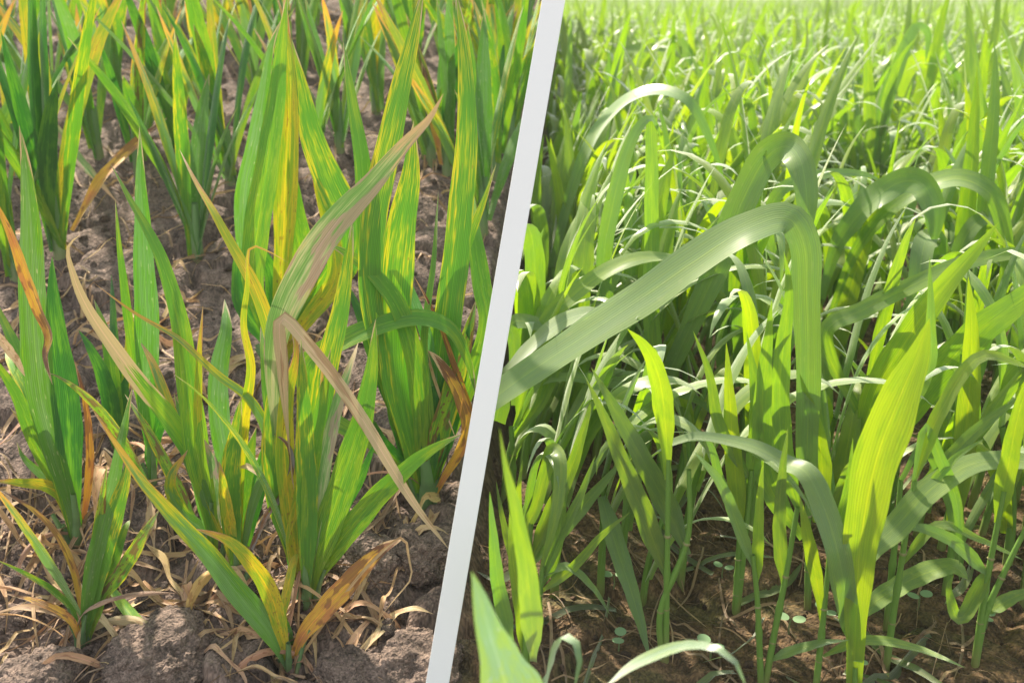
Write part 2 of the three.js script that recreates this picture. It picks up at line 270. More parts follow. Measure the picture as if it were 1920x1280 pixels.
sickPlant('tall barley plant whose long narrow leaf bends to a yellow point', [400, 1050], [
  ['green', 46, 0.10, 0.1, [398, 1000, 385, 930, 366, 830, 352, 720, 342, 640, 326, 560, 300, 480, 270, 420, 240, 368, 206, 306], { pk: 0.35, tp: 1.25, roll: 0.1 }],
  ['fade', 34, 0.05, 0.15, [392, 960, 362, 860, 320, 790, 268, 725, 215, 655, 165, 580, 138, 520, 127, 462, 150, 440], { pk: 0.45, tp: 1.6 }],
  ['grey', 30, -0.02, 0.1, [402, 990, 412, 930, 400, 870, 382, 822], { pk: 0.5 }],
  ['blue', 28, 0.04, 0.1, [395, 1000, 372, 900, 345, 800, 325, 735]],
  ['tip', 24, -0.03, 0.2, [385, 1000, 340, 960, 318, 905, 352, 842]],
  ['tip', 26, 0.12, 0.2, [388, 950, 352, 850, 318, 770, 290, 690, 262, 640]],
], { stem: [396, 940], sw: 22 });
sickPlant('short splayed barley seedling, three leaves fanning out over the soil', [540, 1240], [
  ['tip', 44, 0.02, [0.5, 0.3, 0.2], [500, 1180, 440, 1105, 385, 1035, 330, 975, 268, 905, 215, 830, 170, 763], { pk: 0.3, tp: 1.1, roll: 0.2 }],
  ['yellow', 34, 0.0, 0.35, [525, 1175, 505, 1110, 470, 1055, 425, 1012, 365, 991], { pk: 0.45 }],
  ['orange', 40, 0.05, 0.3, [565, 1195, 615, 1135, 670, 1075, 715, 1030, 757, 1008], { pk: 0.5, tint: [1.0, 0.92, 0.9] }],
  ['straw', 6, -0.03, 0.3, [700, 1050, 757, 1008, 766, 1045, 771, 1082, 742, 1120, 706, 1165], { b: 0.9 }],
  ['blue', 26, 0.0, 0.2, [538, 1210, 536, 1180, 530, 1150]],
], { stem: [540, 1205], sw: 24 });
sickPlant('dense central barley clump with one long dead leaf drooping to the soil', [572, 1135], [
  ['streak', 40, -0.02, 0.0, [575, 1060, 576, 960, 573, 860, 569, 760, 566, 690, 563, 634], { pk: 0.45, roll: 0, tint: [0.95, 1, 1.15] }],
  ['green', 54, 0.02, 0.1, [588, 1070, 618, 980, 650, 880, 680, 780, 695, 700, 704, 598], { pk: 0.4, roll: 0.2, fold: 0.22 }],
  ['green', 44, -0.03, 0.25, [600, 1070, 645, 1005, 700, 940, 752, 888, 805, 845, 868, 812], { pk: 0.4 }],
  ['dark', 30, 0.02, 0.1, [598, 1060, 638, 960, 678, 890, 707, 818], { k: 1.3 }],
  ['streak', 48, 0.05, 0.05, [580, 1000, 590, 850, 604, 740, 622, 650, 642, 560, 655, 470, 661, 408], { pk: 0.5, roll: -0.2, k: 1.05 }],
  ['green', 30, 0.03, 0.05, [575, 1000, 585, 860, 602, 760, 612, 700, 620, 652], { pk: 0.6 }],
  ['grey', 28, 0.06, 0.1, [590, 1000, 610, 860, 632, 760, 655, 690, 672, 640], { pk: 0.6, tint: [1.05, 1.1, 1.1] }],
  ['yellow', 36, 0.04, 0.05, [555, 1040, 540, 930, 533, 820, 540, 730, 556, 660, 545, 610], { pk: 0.5 }],
  ['streak', 34, 0.05, 0.05, [550, 1050, 515, 930, 505, 820, 512, 730, 520, 650], { pk: 0.5 }],
  ['green', 38, 0.09, 0.05, [560, 1020, 535, 900, 515, 800, 498, 690, 488, 610]],
  ['grey', 60, -0.03, [0.1, 0.35, 0.35], [540, 980, 516, 800, 513, 680, 530, 590, 580, 490, 640, 405, 700, 340, 762, 268, 805, 222, 832, 174], { b: 0.16, late: 0.28, pk: 0.66, tp: 1.3, roll: 0.15, seg: 60, k: 1.05, d0: 0.02 }],
  ['straw', 24, -0.03, 0.3, [548, 900, 530, 700, 528, 596, 580, 650, 630, 712, 682, 790, 730, 870, 782, 952, 842, 1030], { b: 0.1, late: 0.3, pk: 0.5, tp: 4, seg: 70, d0: 0.004 }],
  ['yellow', 24, 0.0, 0.1, [545, 1030, 560, 930, 585, 830, 602, 740, 603, 670], { roll: 0.7 }],
  ['blue', 40, 0.05, 0.1, [555, 1060, 550, 950, 560, 860, 585, 800, 605, 770]],
], { stem: [566, 1040], sw: 34 });
sickPlant('barley plant with yellow streaked leaves and a withered twisted tip', [440, 1085], [
  ['streak', 40, 0.0, 0.05, [440, 1040, 432, 960, 432, 880, 442, 810, 452, 742], { pk: 0.5 }],
  ['yellow', 24, 0.02, 0.1, [446, 1010, 446, 900, 456, 790, 470, 690, 456, 610, 463, 540, 470, 462, 500, 470, 540, 492], { pk: 0.4, tp: 1.1, seg: 50 }],
  ['green', 42, 0.02, 0.05, [444, 1050, 452, 960, 462, 880, 480, 800]],
  ['dark', 30, 0.03, 0.1, [450, 1060, 475, 950, 500, 850, 530, 760, 545, 690], { k: 1.2 }],
  ['blue', 38, 0.10, 0.05, [436, 980, 420, 850, 408, 760, 412, 680, 424, 610, 420, 560], { pk: 0.6, tint: [1.05, 1.1, 1.25] }],
  ['tip', 22, 0.06, 0.2, [470, 960, 505, 830, 470, 752, 412, 706, 358, 656, 330, 632, 250, 585, 172, 528], { pk: 0.4, tp: 1.0, seg: 50 }],
  ['yellow', 28, 0.13, 0.1, [470, 950, 515, 830, 522, 730, 506, 620, 478, 540, 440, 470, 402, 400, 366, 340, 335, 278], { pk: 0.55, tp: 1.25, seg: 50 }],
  ['straw', 20, -0.02, 0.4, [430, 930, 420, 885, 455, 872, 492, 895, 522, 925], { b: 0.6, fold: 0.5 }],
  ['yellow', 16, 0.02, 0.1, [425, 1030, 395, 950, 375, 880, 372, 690, 380, 572], { pk: 0.6 }],
], { stem: [440, 1020], sw: 30 });
sickPlant('big dark green barley clump with broad yellow striped leaves beside the white stake', [795, 945], [
  ['streak', 66, 0.10, 0.0, [770, 840, 748, 740, 738, 640, 742, 520, 754, 420, 770, 320, 776, 225], { pk: 0.55, roll: 0.05, fold: 0.1, k: 1.1 }],
  ['streak', 50, 0.13, 0.05, [765, 830, 720, 680, 694, 540, 700, 420, 715, 330, 737, 230, 757, 140, 778, 50, 795, -30], { pk: 0.6, roll: 0.1, k: 1.1 }],
  ['green', 36, 0.10, 0.05, [755, 830, 708, 660, 690, 500, 684, 380, 676, 280, 660, 190, 643, 76], { pk: 0.6, k: 1.05 }],
  ['streak', 52, 0.12, 0.05, [825, 830, 832, 700, 846, 560, 862, 420, 872, 310, 876, 190, 868, 80, 852, -30], { pk: 0.4, tp: 2.2, k: 0.98 }],
  ['streak', 38, 0.06, 0.1, [815, 840, 806, 720, 822, 620, 852, 520, 882, 440, 906, 378, 931, 306], { pk: 0.45, tp: 1.3, roll: 0.4 }],
  ['green', 36, 0.04, 0.1, [790, 850, 786, 750, 772, 650, 745, 572, 700, 512, 652, 476, 612, 456], { pk: 0.5, tp: 3 }],
  ['green', 38, 0.0, [0.1, 0.5, 0.6], [720, 850, 590, 760, 575, 685, 640, 640, 720, 606, 790, 596, 842, 614, 872, 662, 894, 745], { pk: 0.45, tp: 2.6, seg: 60 }],
  ['blue', 24, 0.08, 0.1, [800, 800, 808, 680, 782, 580, 740, 490, 705, 425, 684, 388], { pk: 0.5, tint: [0.8, 1, 1.1] }],
  ['dark', 44, 0.05, 0.1, [788, 880, 756, 780, 716, 690, 680, 600, 650, 530]],
  ['dark', 46, 0.03, 0.1, [795, 870, 782, 770, 762, 690, 748, 630]],
  ['dark', 46, 0.06, 0.1, [802, 860, 800, 760, 802, 680, 812, 590]],
  ['dark', 42, 0.04, 0.1, [812, 860, 832, 770, 842, 670, 838, 560], { k: 1.25 }],
  ['dark', 40, 0.04, 0.1, [815, 870, 842, 790, 862, 700, 882, 600], { k: 1.1 }],
  ['dark', 38, 0.00, 0.15, [780, 880, 750, 800, 730, 740, 706, 690]],
  ['dark', 34, 0.0, 0.1, [770, 890, 720, 840, 690, 790, 660, 740], { k: 0.85 }],
  ['rust', 40, 0.09, 0.1, [820, 830, 848, 730, 874, 640, 893, 560], { k: 1.05 }],
  ['orange', 24, 0.0, 0.2, [830, 900, 876, 810, 862, 745, 842, 705, 818, 672, 801, 656], { pk: 0.6, tp: 4 }],
  ['orange', 12, 0.02, 0.1, [835, 890, 884, 800, 868, 730, 850, 680, 825, 610, 800, 560, 774, 514], { pk: 0.5, tint: [0.9, 0.75, 0.7] }],
  ['straw', 6, -0.02, 0.2, [815, 680, 801, 656, 811, 700, 832, 762, 856, 826], { fromBase: false, b: 0.8 }],
  ['green', 36, 0.14, 0.05, [840, 830, 888, 700, 915, 600, 905, 540, 892, 460, 884, 390, 880, 330], { pk: 0.6, tint: [1.05, 1.1, 1.2] }],
  ['green', 15, 0.10, 0.1, [810, 830, 795, 640, 812, 500, 822, 355]],
], { stem: [797, 860], sw: 54 });
sickPlant('upright bright green barley plant with a wide orange-edged leaf reaching the top', [520, 690], [
  ['green', 48, 0.05, 0.05, [498, 620, 474, 520, 482, 430, 496, 340, 511, 240, 525, 120, 538, -20], { pk: 0.4, k: 1.1 }],
  ['blue', 32, 0.08, 0.05, [500, 630, 462, 500, 456, 370, 478, 260, 495, 165, 510, 80, 528, 35], { pk: 0.5, k: 1.15 }],
  ['yellow', 40, 0.07, 0.0, [520, 600, 530, 470, 534, 350, 540, 240, 539, 120, 532, -20], { pk: 0.5 }],
  ['streak', 64, 0.05, 0.1, [560, 610, 640, 500, 648, 420, 612, 330, 580, 240, 562, 150, 542, 62], { pk: 0.5, tp: 1.4, roll: 0.15, tint: [1.0, 1.05, 1.2] }],
  ['green', 46, 0.02, 0.05, [540, 610, 566, 500, 556, 420, 545, 340, 532, 270], { pk: 0.5, k: 1.15 }],
  ['yellow', 34, 0.06, 0.05, [560, 620, 628, 520, 618, 430, 592, 330, 575, 270]],
  ['yellow', 16, 0.10, 0.1, [530, 600, 552, 300, 546, 120, 532, 40, 512, -30]],
  ['dark', 34, 0.03, 0.05, [500, 640, 455, 570, 448, 500, 460, 420], { k: 1.2 }],
  ['yellow', 40, 0.06, 0.0, [545, 620, 620, 540, 640, 480, 625, 400]],
  ['dark', 44, -0.01, 0.1, [530, 640, 520, 560, 505, 500, 480, 450], { k: 1.2 }],
], { stem: [518, 630], sw: 34 });
sickPlant('lone upright flat green barley leaf with a yellow tip, behind the bent one', [285, 905], [
  ['blue', 44, 0.05, 0.0, [280, 830, 274, 740, 276, 650, 272, 550, 267, 440, 263, 330, 261, 236], { pk: 0.5, tp: 1.5, roll: 0, tint: [0.92, 1.05, 0.95] }],
  ['green', 20, 0.03, 0.1, [278, 820, 258, 720, 240, 600, 224, 470, 215, 372]],
  ['dark', 28, 0.0, 0.1, [284, 840, 300, 770, 285, 700], { k: 1.2 }],
], { stem: [284, 830], sw: 18 });
sickPlant('small forked green barley shoot between the two tallest plants', [222, 860], [
  ['dark', 32, 0.02, 0.1, [212, 790, 196, 715, 170, 655, 146, 618], { k: 1.2 }],
  ['green', 26, 0.05, 0.1, [218, 790, 210, 700, 196, 620, 175, 560]],
  ['dark', 34, 0.05, 0.1, [224, 790, 226, 700, 222, 640], { k: 1.1 }],
  ['yellow', 16, 0.06, 0.1, [226, 800, 236, 700, 240, 640, 232, 560]],
], { stem: [220, 800], sw: 20 });

// ------------------------------------------------------------------ the sick plot: blurred plants further up the bank
function grow(o) { // a free leaf: base, azimuth, length, elevation at the base, droop, width
  const n = o.n || 14, P = [o.base.clone()], st = o.len / n, az = o.az; let p = o.base.clone(), a = az;
  for (let i = 1; i <= n; i++) { const t = i / n, el = o.el - o.droop * Math.pow(t, o.bp ?? 1.8); a = az + (o.bend || 0) * t; p = p.clone().add(V3(Math.cos(a) * Math.cos(el), Math.sin(el), Math.sin(a) * Math.cos(el)).multiplyScalar(st)); P.push(p); }
  const side = V3(-Math.sin(az), 0, Math.cos(az));
  return blade(P, t => profile(t, o) * o.w, (t, q, T, N) => N.crossVectors(side, T).multiplyScalar(-1), { roll: o.roll || 0, fold: o.fold ?? 0.18, wave: o.wave, tint: o.tint || tintOf(o.k), across: o.across });
}
function clearOfStake(P, side, m = 14) { for (const p of P) { const [x, y] = project(p); if (side > 0 ? x < stripeX(y) - m : x > stripeX(y) + m) return false; } return true; }
function geoPoints(g, base, step = 10) { const a = g.attributes.position, out = []; for (let i = 0; i < a.count; i += step) out.push(V3(a.getX(i) + base.x, a.getY(i) + base.y, a.getZ(i) + base.z)); return out; }
function sickClump(p, label, n, hgt, group, palette) {
  const g = thing('diseased_barley', p, label, 'barley plant', group);
  part('stem', tube([V3(0, -0.02, 0), V3(0, 0.04, 0), V3(0.003, 0.1, 0)], t => 0.011 * mix(1, 0.6, t), sheathCol, 7), stemMat, g);
  for (let i = 0; i < n; i++) for (let tries = 0; tries < 24; tries++) {
    const geo = grow({ base: V3(R(-0.012, 0.012), R(0, 0.05), R(-0.012, 0.012)), az: tries > 8 ? R(1.8, 4.5) : R(0, 6.28), len: hgt * R(0.55, 1.1), el: R(1.05, 1.5), droop: R(0.05, 0.55), w: R(0.017, 0.031), roll: R(-0.5, 0.5), bend: R(-0.4, 0.4), pk: 0.5 });
    if (!clearOfStake(geoPoints(geo, p), -1)) continue;
    part('leaf', geo, M[pick(palette || ['green', 'green', 'streak', 'streak', 'blue', 'blue', 'dark', 'streak', 'yellow', 'tip', 'rust', 'tip', 'green', rnd() < 0.4 ? 'orange' : 'blue'])], g); break;
  }
  return g;
}
sickClump(onSoil(112, 480), 'tall bushy green barley clump behind the blue-green one at the edge', 13, 0.50, null, ['green', 'dark', 'green', 'blue', 'dark', 'streak', 'yellow']);
sickClump(onSoil(30, 520), 'yellowing barley clump cut by the picture edge, behind the tall blue-green plant', 9, 0.46);
sickClump(onSoil(372, 490), 'green barley clump behind the lone upright leaf', 9, 0.40, null, ['green', 'dark', 'blue', 'streak', 'green', 'tip']);
sickClump(onSoil(905, 440), 'yellow and green barley clump against the stake, behind the dark one', 9, 0.40);
[[-40, 400], [40, 330], [190, 300], [270, 330], [330, 280], [430, 350], [590, 320], [640, 280], [850, 330], [800, 300], [925, 330], [960, 270], [100, 240], [230, 200], [390, 230], [470, 190], [560, 180], [700, 210], [760, 180], [880, 210], [950, 180], [20, 170], [150, 140], [310, 130], [420, 110], [520, 120], [650, 110], [840, 120], [930, 100], [80, 80], [240, 70], [360, 60], [480, 50], [600, 55], [720, 60], [860, 50], [980, 60], [915, 275], [925, 235], [938, 160], [900, 150], [952, 120], [962, 70], [975, 30], [-60, 250], [-80, 120], [20, 30], [170, 20], [300, 10], [430, 5], [560, 8], [690, 10], [820, 6], [940, 5]]
  .forEach(([x, y]) => sickClump(onSoil(x + R(-12, 12), y + R(-8, 8)), 'out-of-focus green and yellow barley plant further up the bank', 7 + Math.floor(R(0, 3)), R(0.30, 0.44), 'blurred barley plants up the bank'));

// ------------------------------------------------------------------ loose dead leaves and straw on the sick plot
function looseLeaf(label, spec, D, group) { const b = at(spec[4][0], spec[4][1], D), [geo, mat] = leafFromSight(spec, b, D); const m = shadowed(new THREE.Mesh(geo, mat)); m.name = numbered('dead_leaf'); m.position.copy(b); tag(m, label, 'dead leaf', group); scene.add(m); return m; }
function lying(xy) { return xy; }
// a dead blade lying on the soil: the sight line decides where it touches the ground
function lyingLeaf(label, mat, wpx, xy, lift, group, o = {}) {
  const pts = []; for (let i = 0; i < xy.length; i += 2) { const q = onSoil(xy[i], xy[i + 1]); q.y += lift[Math.min(lift.length - 1, i / 2)]; pts.push(q); }
  const b = pts[0].clone(), P = spline(pts, Math.max(14, pts.length * 5)).map(p => p.sub(b)), w = wpx * depthOf(b) / F;
  const geo = blade(P, t => w * profile(t, { b: 0.5, pk: 0.4, tp: 2.5 }), (t, p, T, N) => N.set(0, 1, 0.25), { roll: [R(-0.8, 0.8), R(-1.2, 1.2)], fold: R(0.2, 0.7), wave: 0.25, tint: o.tint || tintOf(1.0) });
  const m = shadowed(new THREE.Mesh(geo, M[mat])); m.name = numbered('dead_leaf'); m.position.copy(b); tag(m, label, 'dead leaf', group); scene.add(m); return m;
}
looseLeaf('twisted orange dead leaf draped over the tall blue-green leaf', ['orange', 20, -0.02, 0.1, [-14, 372, 18, 436, 44, 508, 70, 578, 92, 632, 85, 668, 98, 722], { fold: 0.5, roll: [0, 1.2], seg: 40 }], 0.86);
looseLeaf('pale bleached dead leaf poking in at the picture edge', ['straw', 16, 0.0, 0.3, [-14, 612, 10, 648, 32, 678, 46, 706], { tint: [1.15, 1.15, 1.2], fold: 0.5 }], 0.88);
lyingLeaf('flat green cut leaf lying on the soil at the bottom', 'green', 22, [205, 1135, 260, 1195, 320, 1245, 372, 1296], [0.03, 0.02, 0.012, 0.01], null, { tint: [0.95, 1, 1.3] });
lyingLeaf('long pale straw curving from the low plant to the bottom edge', 'straw', 14, [142, 1132, 175, 1178, 215, 1215, 250, 1255, 272, 1290], [0.05, 0.03, 0.02, 0.012, 0.01]);
lyingLeaf('thin hooked straw loop on the soil clod', 'straw', 7, [185, 1190, 155, 1215, 152, 1250, 170, 1262, 205, 1262, 214, 1285], [0.03, 0.02, 0.012, 0.012, 0.012, 0.01]);
lyingLeaf('long orange-tinted straw lying below the splayed seedling', 'straw', 16, [245, 1168, 310, 1176, 370, 1172, 430, 1190, 480, 1200], [0.014, 0.012, 0.02, 0.016, 0.012], null, { tint: [1, 0.85, 0.72] });
lyingLeaf('broad rolled straw pointing at the grey clod', 'straw', 20, [668, 1250, 705, 1218, 740, 1185, 775, 1165, 815, 1170], [0.012, 0.016, 0.02, 0.016, 0.012]);
lyingLeaf('dead orange leaf standing up at the corner of the left clump', 'orange', 22, [145, 488, 200, 440, 262, 404, 332, 374], [0.05, 0.09, 0.12, 0.15]);
lyingLeaf('pale stiff dead blade slanting across the bushy clump', 'grey', 26, [-20, 210, 50, 275, 120, 345, 225, 412], [0.12, 0.13, 0.1, 0.03], null, { tint: [1.2, 1.1, 1.1] });
lyingLeaf('thin brown stalk crossing the bushy clump', 'straw', 9, [-20, 300, 80, 274, 182, 248], [0.1, 0.11, 0.12], null, { tint: [0.8, 0.65, 0.55] });
looseLeaf('grey dried curled stalk leaning in the central clump', ['ash', 11, 0, 0.1, [470, 1030, 500, 965, 530, 925, 547, 872, 538, 832, 512, 812], { b: 0.8, fold: 0.6, tp: 4 }], -onSoil(500, 1120).z - 0.02);
{ // many more dead blades, strewn singly round the front plants
  const spots = []; for (let i = 0; i < 230; i++) { const y = 480 + 800 * Math.pow(rnd(), 0.75), x = R(-30, stripeX(y) - 70); spots.push([x, y]); }
  spots.push(...[[40, 1160], [90, 1190], [60, 1230], [110, 1140], [30, 1090], [450, 1250], [420, 1200], [480, 1230], [380, 1190], [600, 1200], [640, 1160], [520, 1180], [350, 1130], [300, 1110], [430, 1150], [560, 1180], [700, 1190], [620, 1250], [260, 1090], [330, 1060]]);
  spots.forEach(([x, y]) => {
    const p = onSoil(x, y), az = R(0, 6.28), len = R(0.06, 0.2), n = 6, curl = R(-0.9, 0.9), hump = rnd() < 0.35 ? R(0.012, 0.035) : R(0.002, 0.009), pts = []; let q = p.clone(), a = az;
    for (let i = 0; i <= n; i++) { const t = i / n; const yy = terrain(q.x, q.z) + 0.003 + hump * Math.sin(t * Math.PI) * (0.6 + 0.4 * Math.sin(t * 9 + az)); pts.push(V3(q.x, yy, q.z)); a += curl / n + (rnd() < 0.25 ? R(-0.9, 0.9) : R(-0.12, 0.12)); q.x += Math.cos(a) * len / n; q.z += Math.sin(a) * len / n; }
    if (!clearOfStake(pts, -1, 2)) return;
    const b = pts[0].clone(), w = R(0.003, 0.011), k = R(0.55, 1.1);
    const geo = blade(spline(pts, 18).map(v => v.sub(b)), t => w * (1 + 0.35 * Math.sin(t * 13 + az * 5)) * profile(t, { b: 0.4, pk: 0.5, tp: 1.6 }), (t, v, T, N) => N.set(0.1, 1, 0.2), { roll: [R(-1, 1), R(-2, 2)], fold: R(0.3, 0.8), wave: 0.2, across: [-1, 0, 1], tint: [k * R(0.95, 1.05), k * R(0.84, 0.98), k * R(0.72, 0.98)] });
    const m = shadowed(new THREE.Mesh(geo, M.straw)); m.name = numbered('dead_leaf'); m.position.copy(b); tag(m, 'shrivelled dry brown leaf lying among the sick plants', 'dead leaf', 'shrivelled dead leaves strewn on the soil'); scene.add(m);
  });
}

// ------------------------------------------------------------------ soil clods
function vn3(v, f, s) { const z = v.z * f + 50, k = Math.floor(z), t = z - k, w = t * t * (3 - 2 * t); return mix(vn(v.x * f + 50, v.y * f + 50, s + k * 13), vn(v.x * f + 50, v.y * f + 50, s + (k + 1) * 13), w); }
function rock(r, seed, detail = 4) { const g = new THREE.IcosahedronGeometry(1, detail), a = g.attributes.position, v = V3(), uv = [], col = []; for (let i = 0; i < a.count; i++) { v.fromBufferAttribute(a, i); const n = 0.55 * vn3(v, 1.5, seed) + 0.28 * vn3(v, 3.4, seed + 2) + 0.17 * vn3(v, 8, seed + 3) + 0.10 * vn3(v, 19, seed + 5) + 0.06 * vn3(v, 42, seed + 7); const s = r * (0.55 + 0.75 * n); a.setXYZ(i, v.x * s, v.y * s * 0.72, v.z * s * 0.9); uv.push((v.x + v.z * 0.6) * r * 5, (v.y + v.z * 0.5) * r * 5); col.push(0.30, 0.225, 0.188); }
  g.deleteAttribute('uv'); g.deleteAttribute('normal'); const h = mergeVertices(g, 1e-6); h.computeVertexNormals(); const f = h.toNonIndexed(), p = f.attributes.position; uv.length = col.length = 0; const A = V3(), B = V3(), D = V3();
  for (let i = 0; i < p.count; i += 3) { A.fromBufferAttribute(p, i); B.fromBufferAttribute(p, i + 1).sub(A); D.fromBufferAttribute(p, i + 2).sub(A); B.cross(D); const ax = Math.abs(B.x), ay = Math.abs(B.y), az = Math.abs(B.z); for (let k = 0; k < 3; k++) { A.fromBufferAttribute(p, i + k); const [a1, a2] = ay > ax && ay > az ? [A.x, A.z] : ax > az ? [A.y, A.z] : [A.x, A.y]; uv.push(a1 * 4 * (r > 0.5 ? 0.02 : 1), a2 * 4 * (r > 0.5 ? 0.02 : 1)); col.push(0.30, 0.225, 0.188); } }
  f.setAttribute('uv', new THREE.Float32BufferAttribute(uv, 2)); f.setAttribute('color', new THREE.Float32BufferAttribute(col, 3)); return f; }
[[775, 1240, 0.050, 'large round grey-brown soil clod at the foot of the stake'], [305, 1235, 0.062, 'broad flat soil clod below the low spotted plant'], [660, 1262, 0.042, 'soil clod at the bottom edge beside the rolled straw'], [690, 1055, 0.046, 'soil clod behind the orange leaf of the splayed seedling'], [790, 1030, 0.04, 'soil clod under the end of the long dead leaf'], [75, 1275, 0.05, 'soil clod at the bottom corner under the straw']].forEach(([x, y, r, label], i) => { const p = onSoil(x, y); p.y -= r * 0.12; const m = shadowed(new THREE.Mesh(rock(r, 50 + i * 3, 34), soilMat)); m.name = numbered('soil_clod'); m.position.copy(p); m.rotation.y = i; tag(m, label, 'soil clod'); scene.add(m); });
{
  const g = rock(1, 91, 3), N = 2600, im = shadowed(new THREE.InstancedMesh(g, soilMat, N)), mt = new THREE.Matrix4(), q = new THREE.Quaternion(); im.name = 'soil_crumbs';
  for (let i = 0; i < N; i++) { const D = 0.6 + 2.4 * Math.pow(rnd(), 1.6), right = rnd() < 0.4, e = edgeX(D), x = right ? e + 0.05 + R(0, 0.62 * D + 0.1) : e - 0.05 - R(0, 0.7 * D + 0.1), r = 0.0015 + (right ? 0.0045 : 0.009) * Math.pow(rnd(), 3); mt.compose(V3(x, terrain(x, -D) + r * 0.3, -D), q.setFromEuler(new THREE.Euler(R(0, 6), R(0, 6), R(0, 6))), V3(r, r * R(0.7, 1), r)); im.setMatrixAt(i, mt); const k = right ? R(0.5, 0.95) : R(0.75, 1.15); im.setColorAt(i, new THREE.Color(k, k * (right ? 0.88 : 1), k * (right ? 0.68 : 1))); }
  tag(im, 'loose soil crumbs scattered over both plots', 'soil crumbs', null, 'stuff'); scene.add(im);
}

// ------------------------------------------------------------------ the white stake between the plots
{
  const dp = 0.875, mpp = dp / F, q = (px, py) => { const r = dir(px, py); return V3(0, H, 0).addScaledVector(r, dp); };
  let lo = 1280; while (q(stripeX(lo), lo).y > terrain(q(stripeX(lo), lo).x, q(stripeX(lo), lo).z) - 0.04) lo += 10;
  const a = q(stripeX(lo), lo), b = q(stripeX(-150), -150), len = a.distanceTo(b), w = 41.5 * mpp * 0.985;
  const s = new THREE.Shape(); s.moveTo(-w / 2, 0); s.lineTo(w / 2, 0); s.lineTo(w / 2, len); s.lineTo(-w / 2, len); s.closePath();
  const geo = new THREE.ExtrudeGeometry(s, { depth: 0.008, bevelEnabled: true, bevelSize: 0.0006, bevelThickness: 0.0006, bevelSegments: 2 }); geo.translate(0, 0, -0.008);
  const y = b.clone().sub(a).normalize(), z = V3(0, sP, cP).normalize(); z.addScaledVector(y, -z.dot(y)).normalize(); const x = V3().crossVectors(y, z);
  const m = shadowed(new THREE.Mesh(geo, new THREE.MeshStandardMaterial({ color: new THREE.Color().setRGB(0.9, 0.9, 0.9), roughness: 0.55 }))); m.name = 'white_stake';
  m.matrixAutoUpdate = true; m.quaternion.setFromRotationMatrix(new THREE.Matrix4().makeBasis(x, y, z)); m.position.copy(a);
  tag(m, 'slim white painted lath leaning between the sick and the green plot', 'stake'); scene.add(m);
}

// ------------------------------------------------------------------ the green plot: wheat plants read off the photograph
const heroes = new Map();                                                // where the plants read off the photograph stand in view, to keep the others from growing in front of them
function wheatPlant(label, base, stems, leaves, o = {}) {
  const b = o.D ? at(base[0], base[1], o.D) : onSoil(base[0], base[1]); if (o.D) b.y = terrain(b.x, b.z); b.y -= 0.004; const D = -b.z, g = thing('wheat_plant', b, label, 'wheat plant', o.group);
  stems.forEach(xy => { const pts = [b.clone().setY(b.y - 0.015)]; for (let i = 0; i < xy.length; i += 2) pts.push(at(xy[i], xy[i + 1], D)); const r = (o.sw || 17) / 2 * D / F; part('stem', tube(spline(pts, 18).map(p => p.sub(b)), t => r * mix(1, 0.6, t) * (Math.abs(t - 0.5) < 0.03 ? 1.25 : 1), wheatStemCol), stemMat, g); const st = g.children[g.children.length - 1], sp = spline(pts, 18).map(p => p.sub(b)); for (const k of [6, 12]) part('node', tube([sp[k].clone().lerp(sp[k - 1], 0.12), sp[k], sp[k].clone().lerp(sp[k + 1], 0.12)], t => r * 1.05 * (1 - 0.3 * Math.abs(2 * t - 1)), () => [0.24, 0.24, 0.09]), stemMat, st); });
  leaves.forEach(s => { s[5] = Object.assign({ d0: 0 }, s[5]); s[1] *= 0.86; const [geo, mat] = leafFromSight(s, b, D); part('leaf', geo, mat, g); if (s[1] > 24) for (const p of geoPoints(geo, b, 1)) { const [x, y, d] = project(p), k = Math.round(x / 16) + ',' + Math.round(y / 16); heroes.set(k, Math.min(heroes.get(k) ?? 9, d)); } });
  return g;
}
const Wm = { b: 0.3, pk: 0.22 };
const W = o => Object.assign({}, Wm, o);
wheatPlant('tall wheat plant with the widest long leaf arching down toward the lens', [1518, 1140], [[1516, 1000, 1513, 860]], [
  ['wheat2', 76, 0, [-0.1, 0, 0.6, 0.65, 0.55], [1513, 880, 1516, 720, 1513, 560, 1506, 450, 1478, 408, 1400, 428, 1300, 490, 1200, 560, 1100, 626, 1000, 692, 940, 736, 912, 758], W({ pk: 0.65, b: 0.62, cut: true, dd: [0, 0, 0.01, 0.02, 0.03, 0.03, 0.03, 0.02, 0.01, 0.01, 0.0, 0.0], seg: 80, roll: 0, k: 0.95 })],
  ['wheat', 48, -0.02, 0.0, [1500, 960, 1470, 860, 1462, 740, 1470, 640, 1480, 540, 1470, 470], W({ roll: 0.2 })],
  ['wheaty', 44, 0.0, 0, [1530, 980, 1542, 880, 1530, 800, 1500, 700], W({ roll: -0.3 })],
  ['wheat', 50, -0.05, 0, [1505, 1010, 1440, 900, 1430, 760, 1440, 640, 1448, 560], W({ roll: 0.1 })],
]);
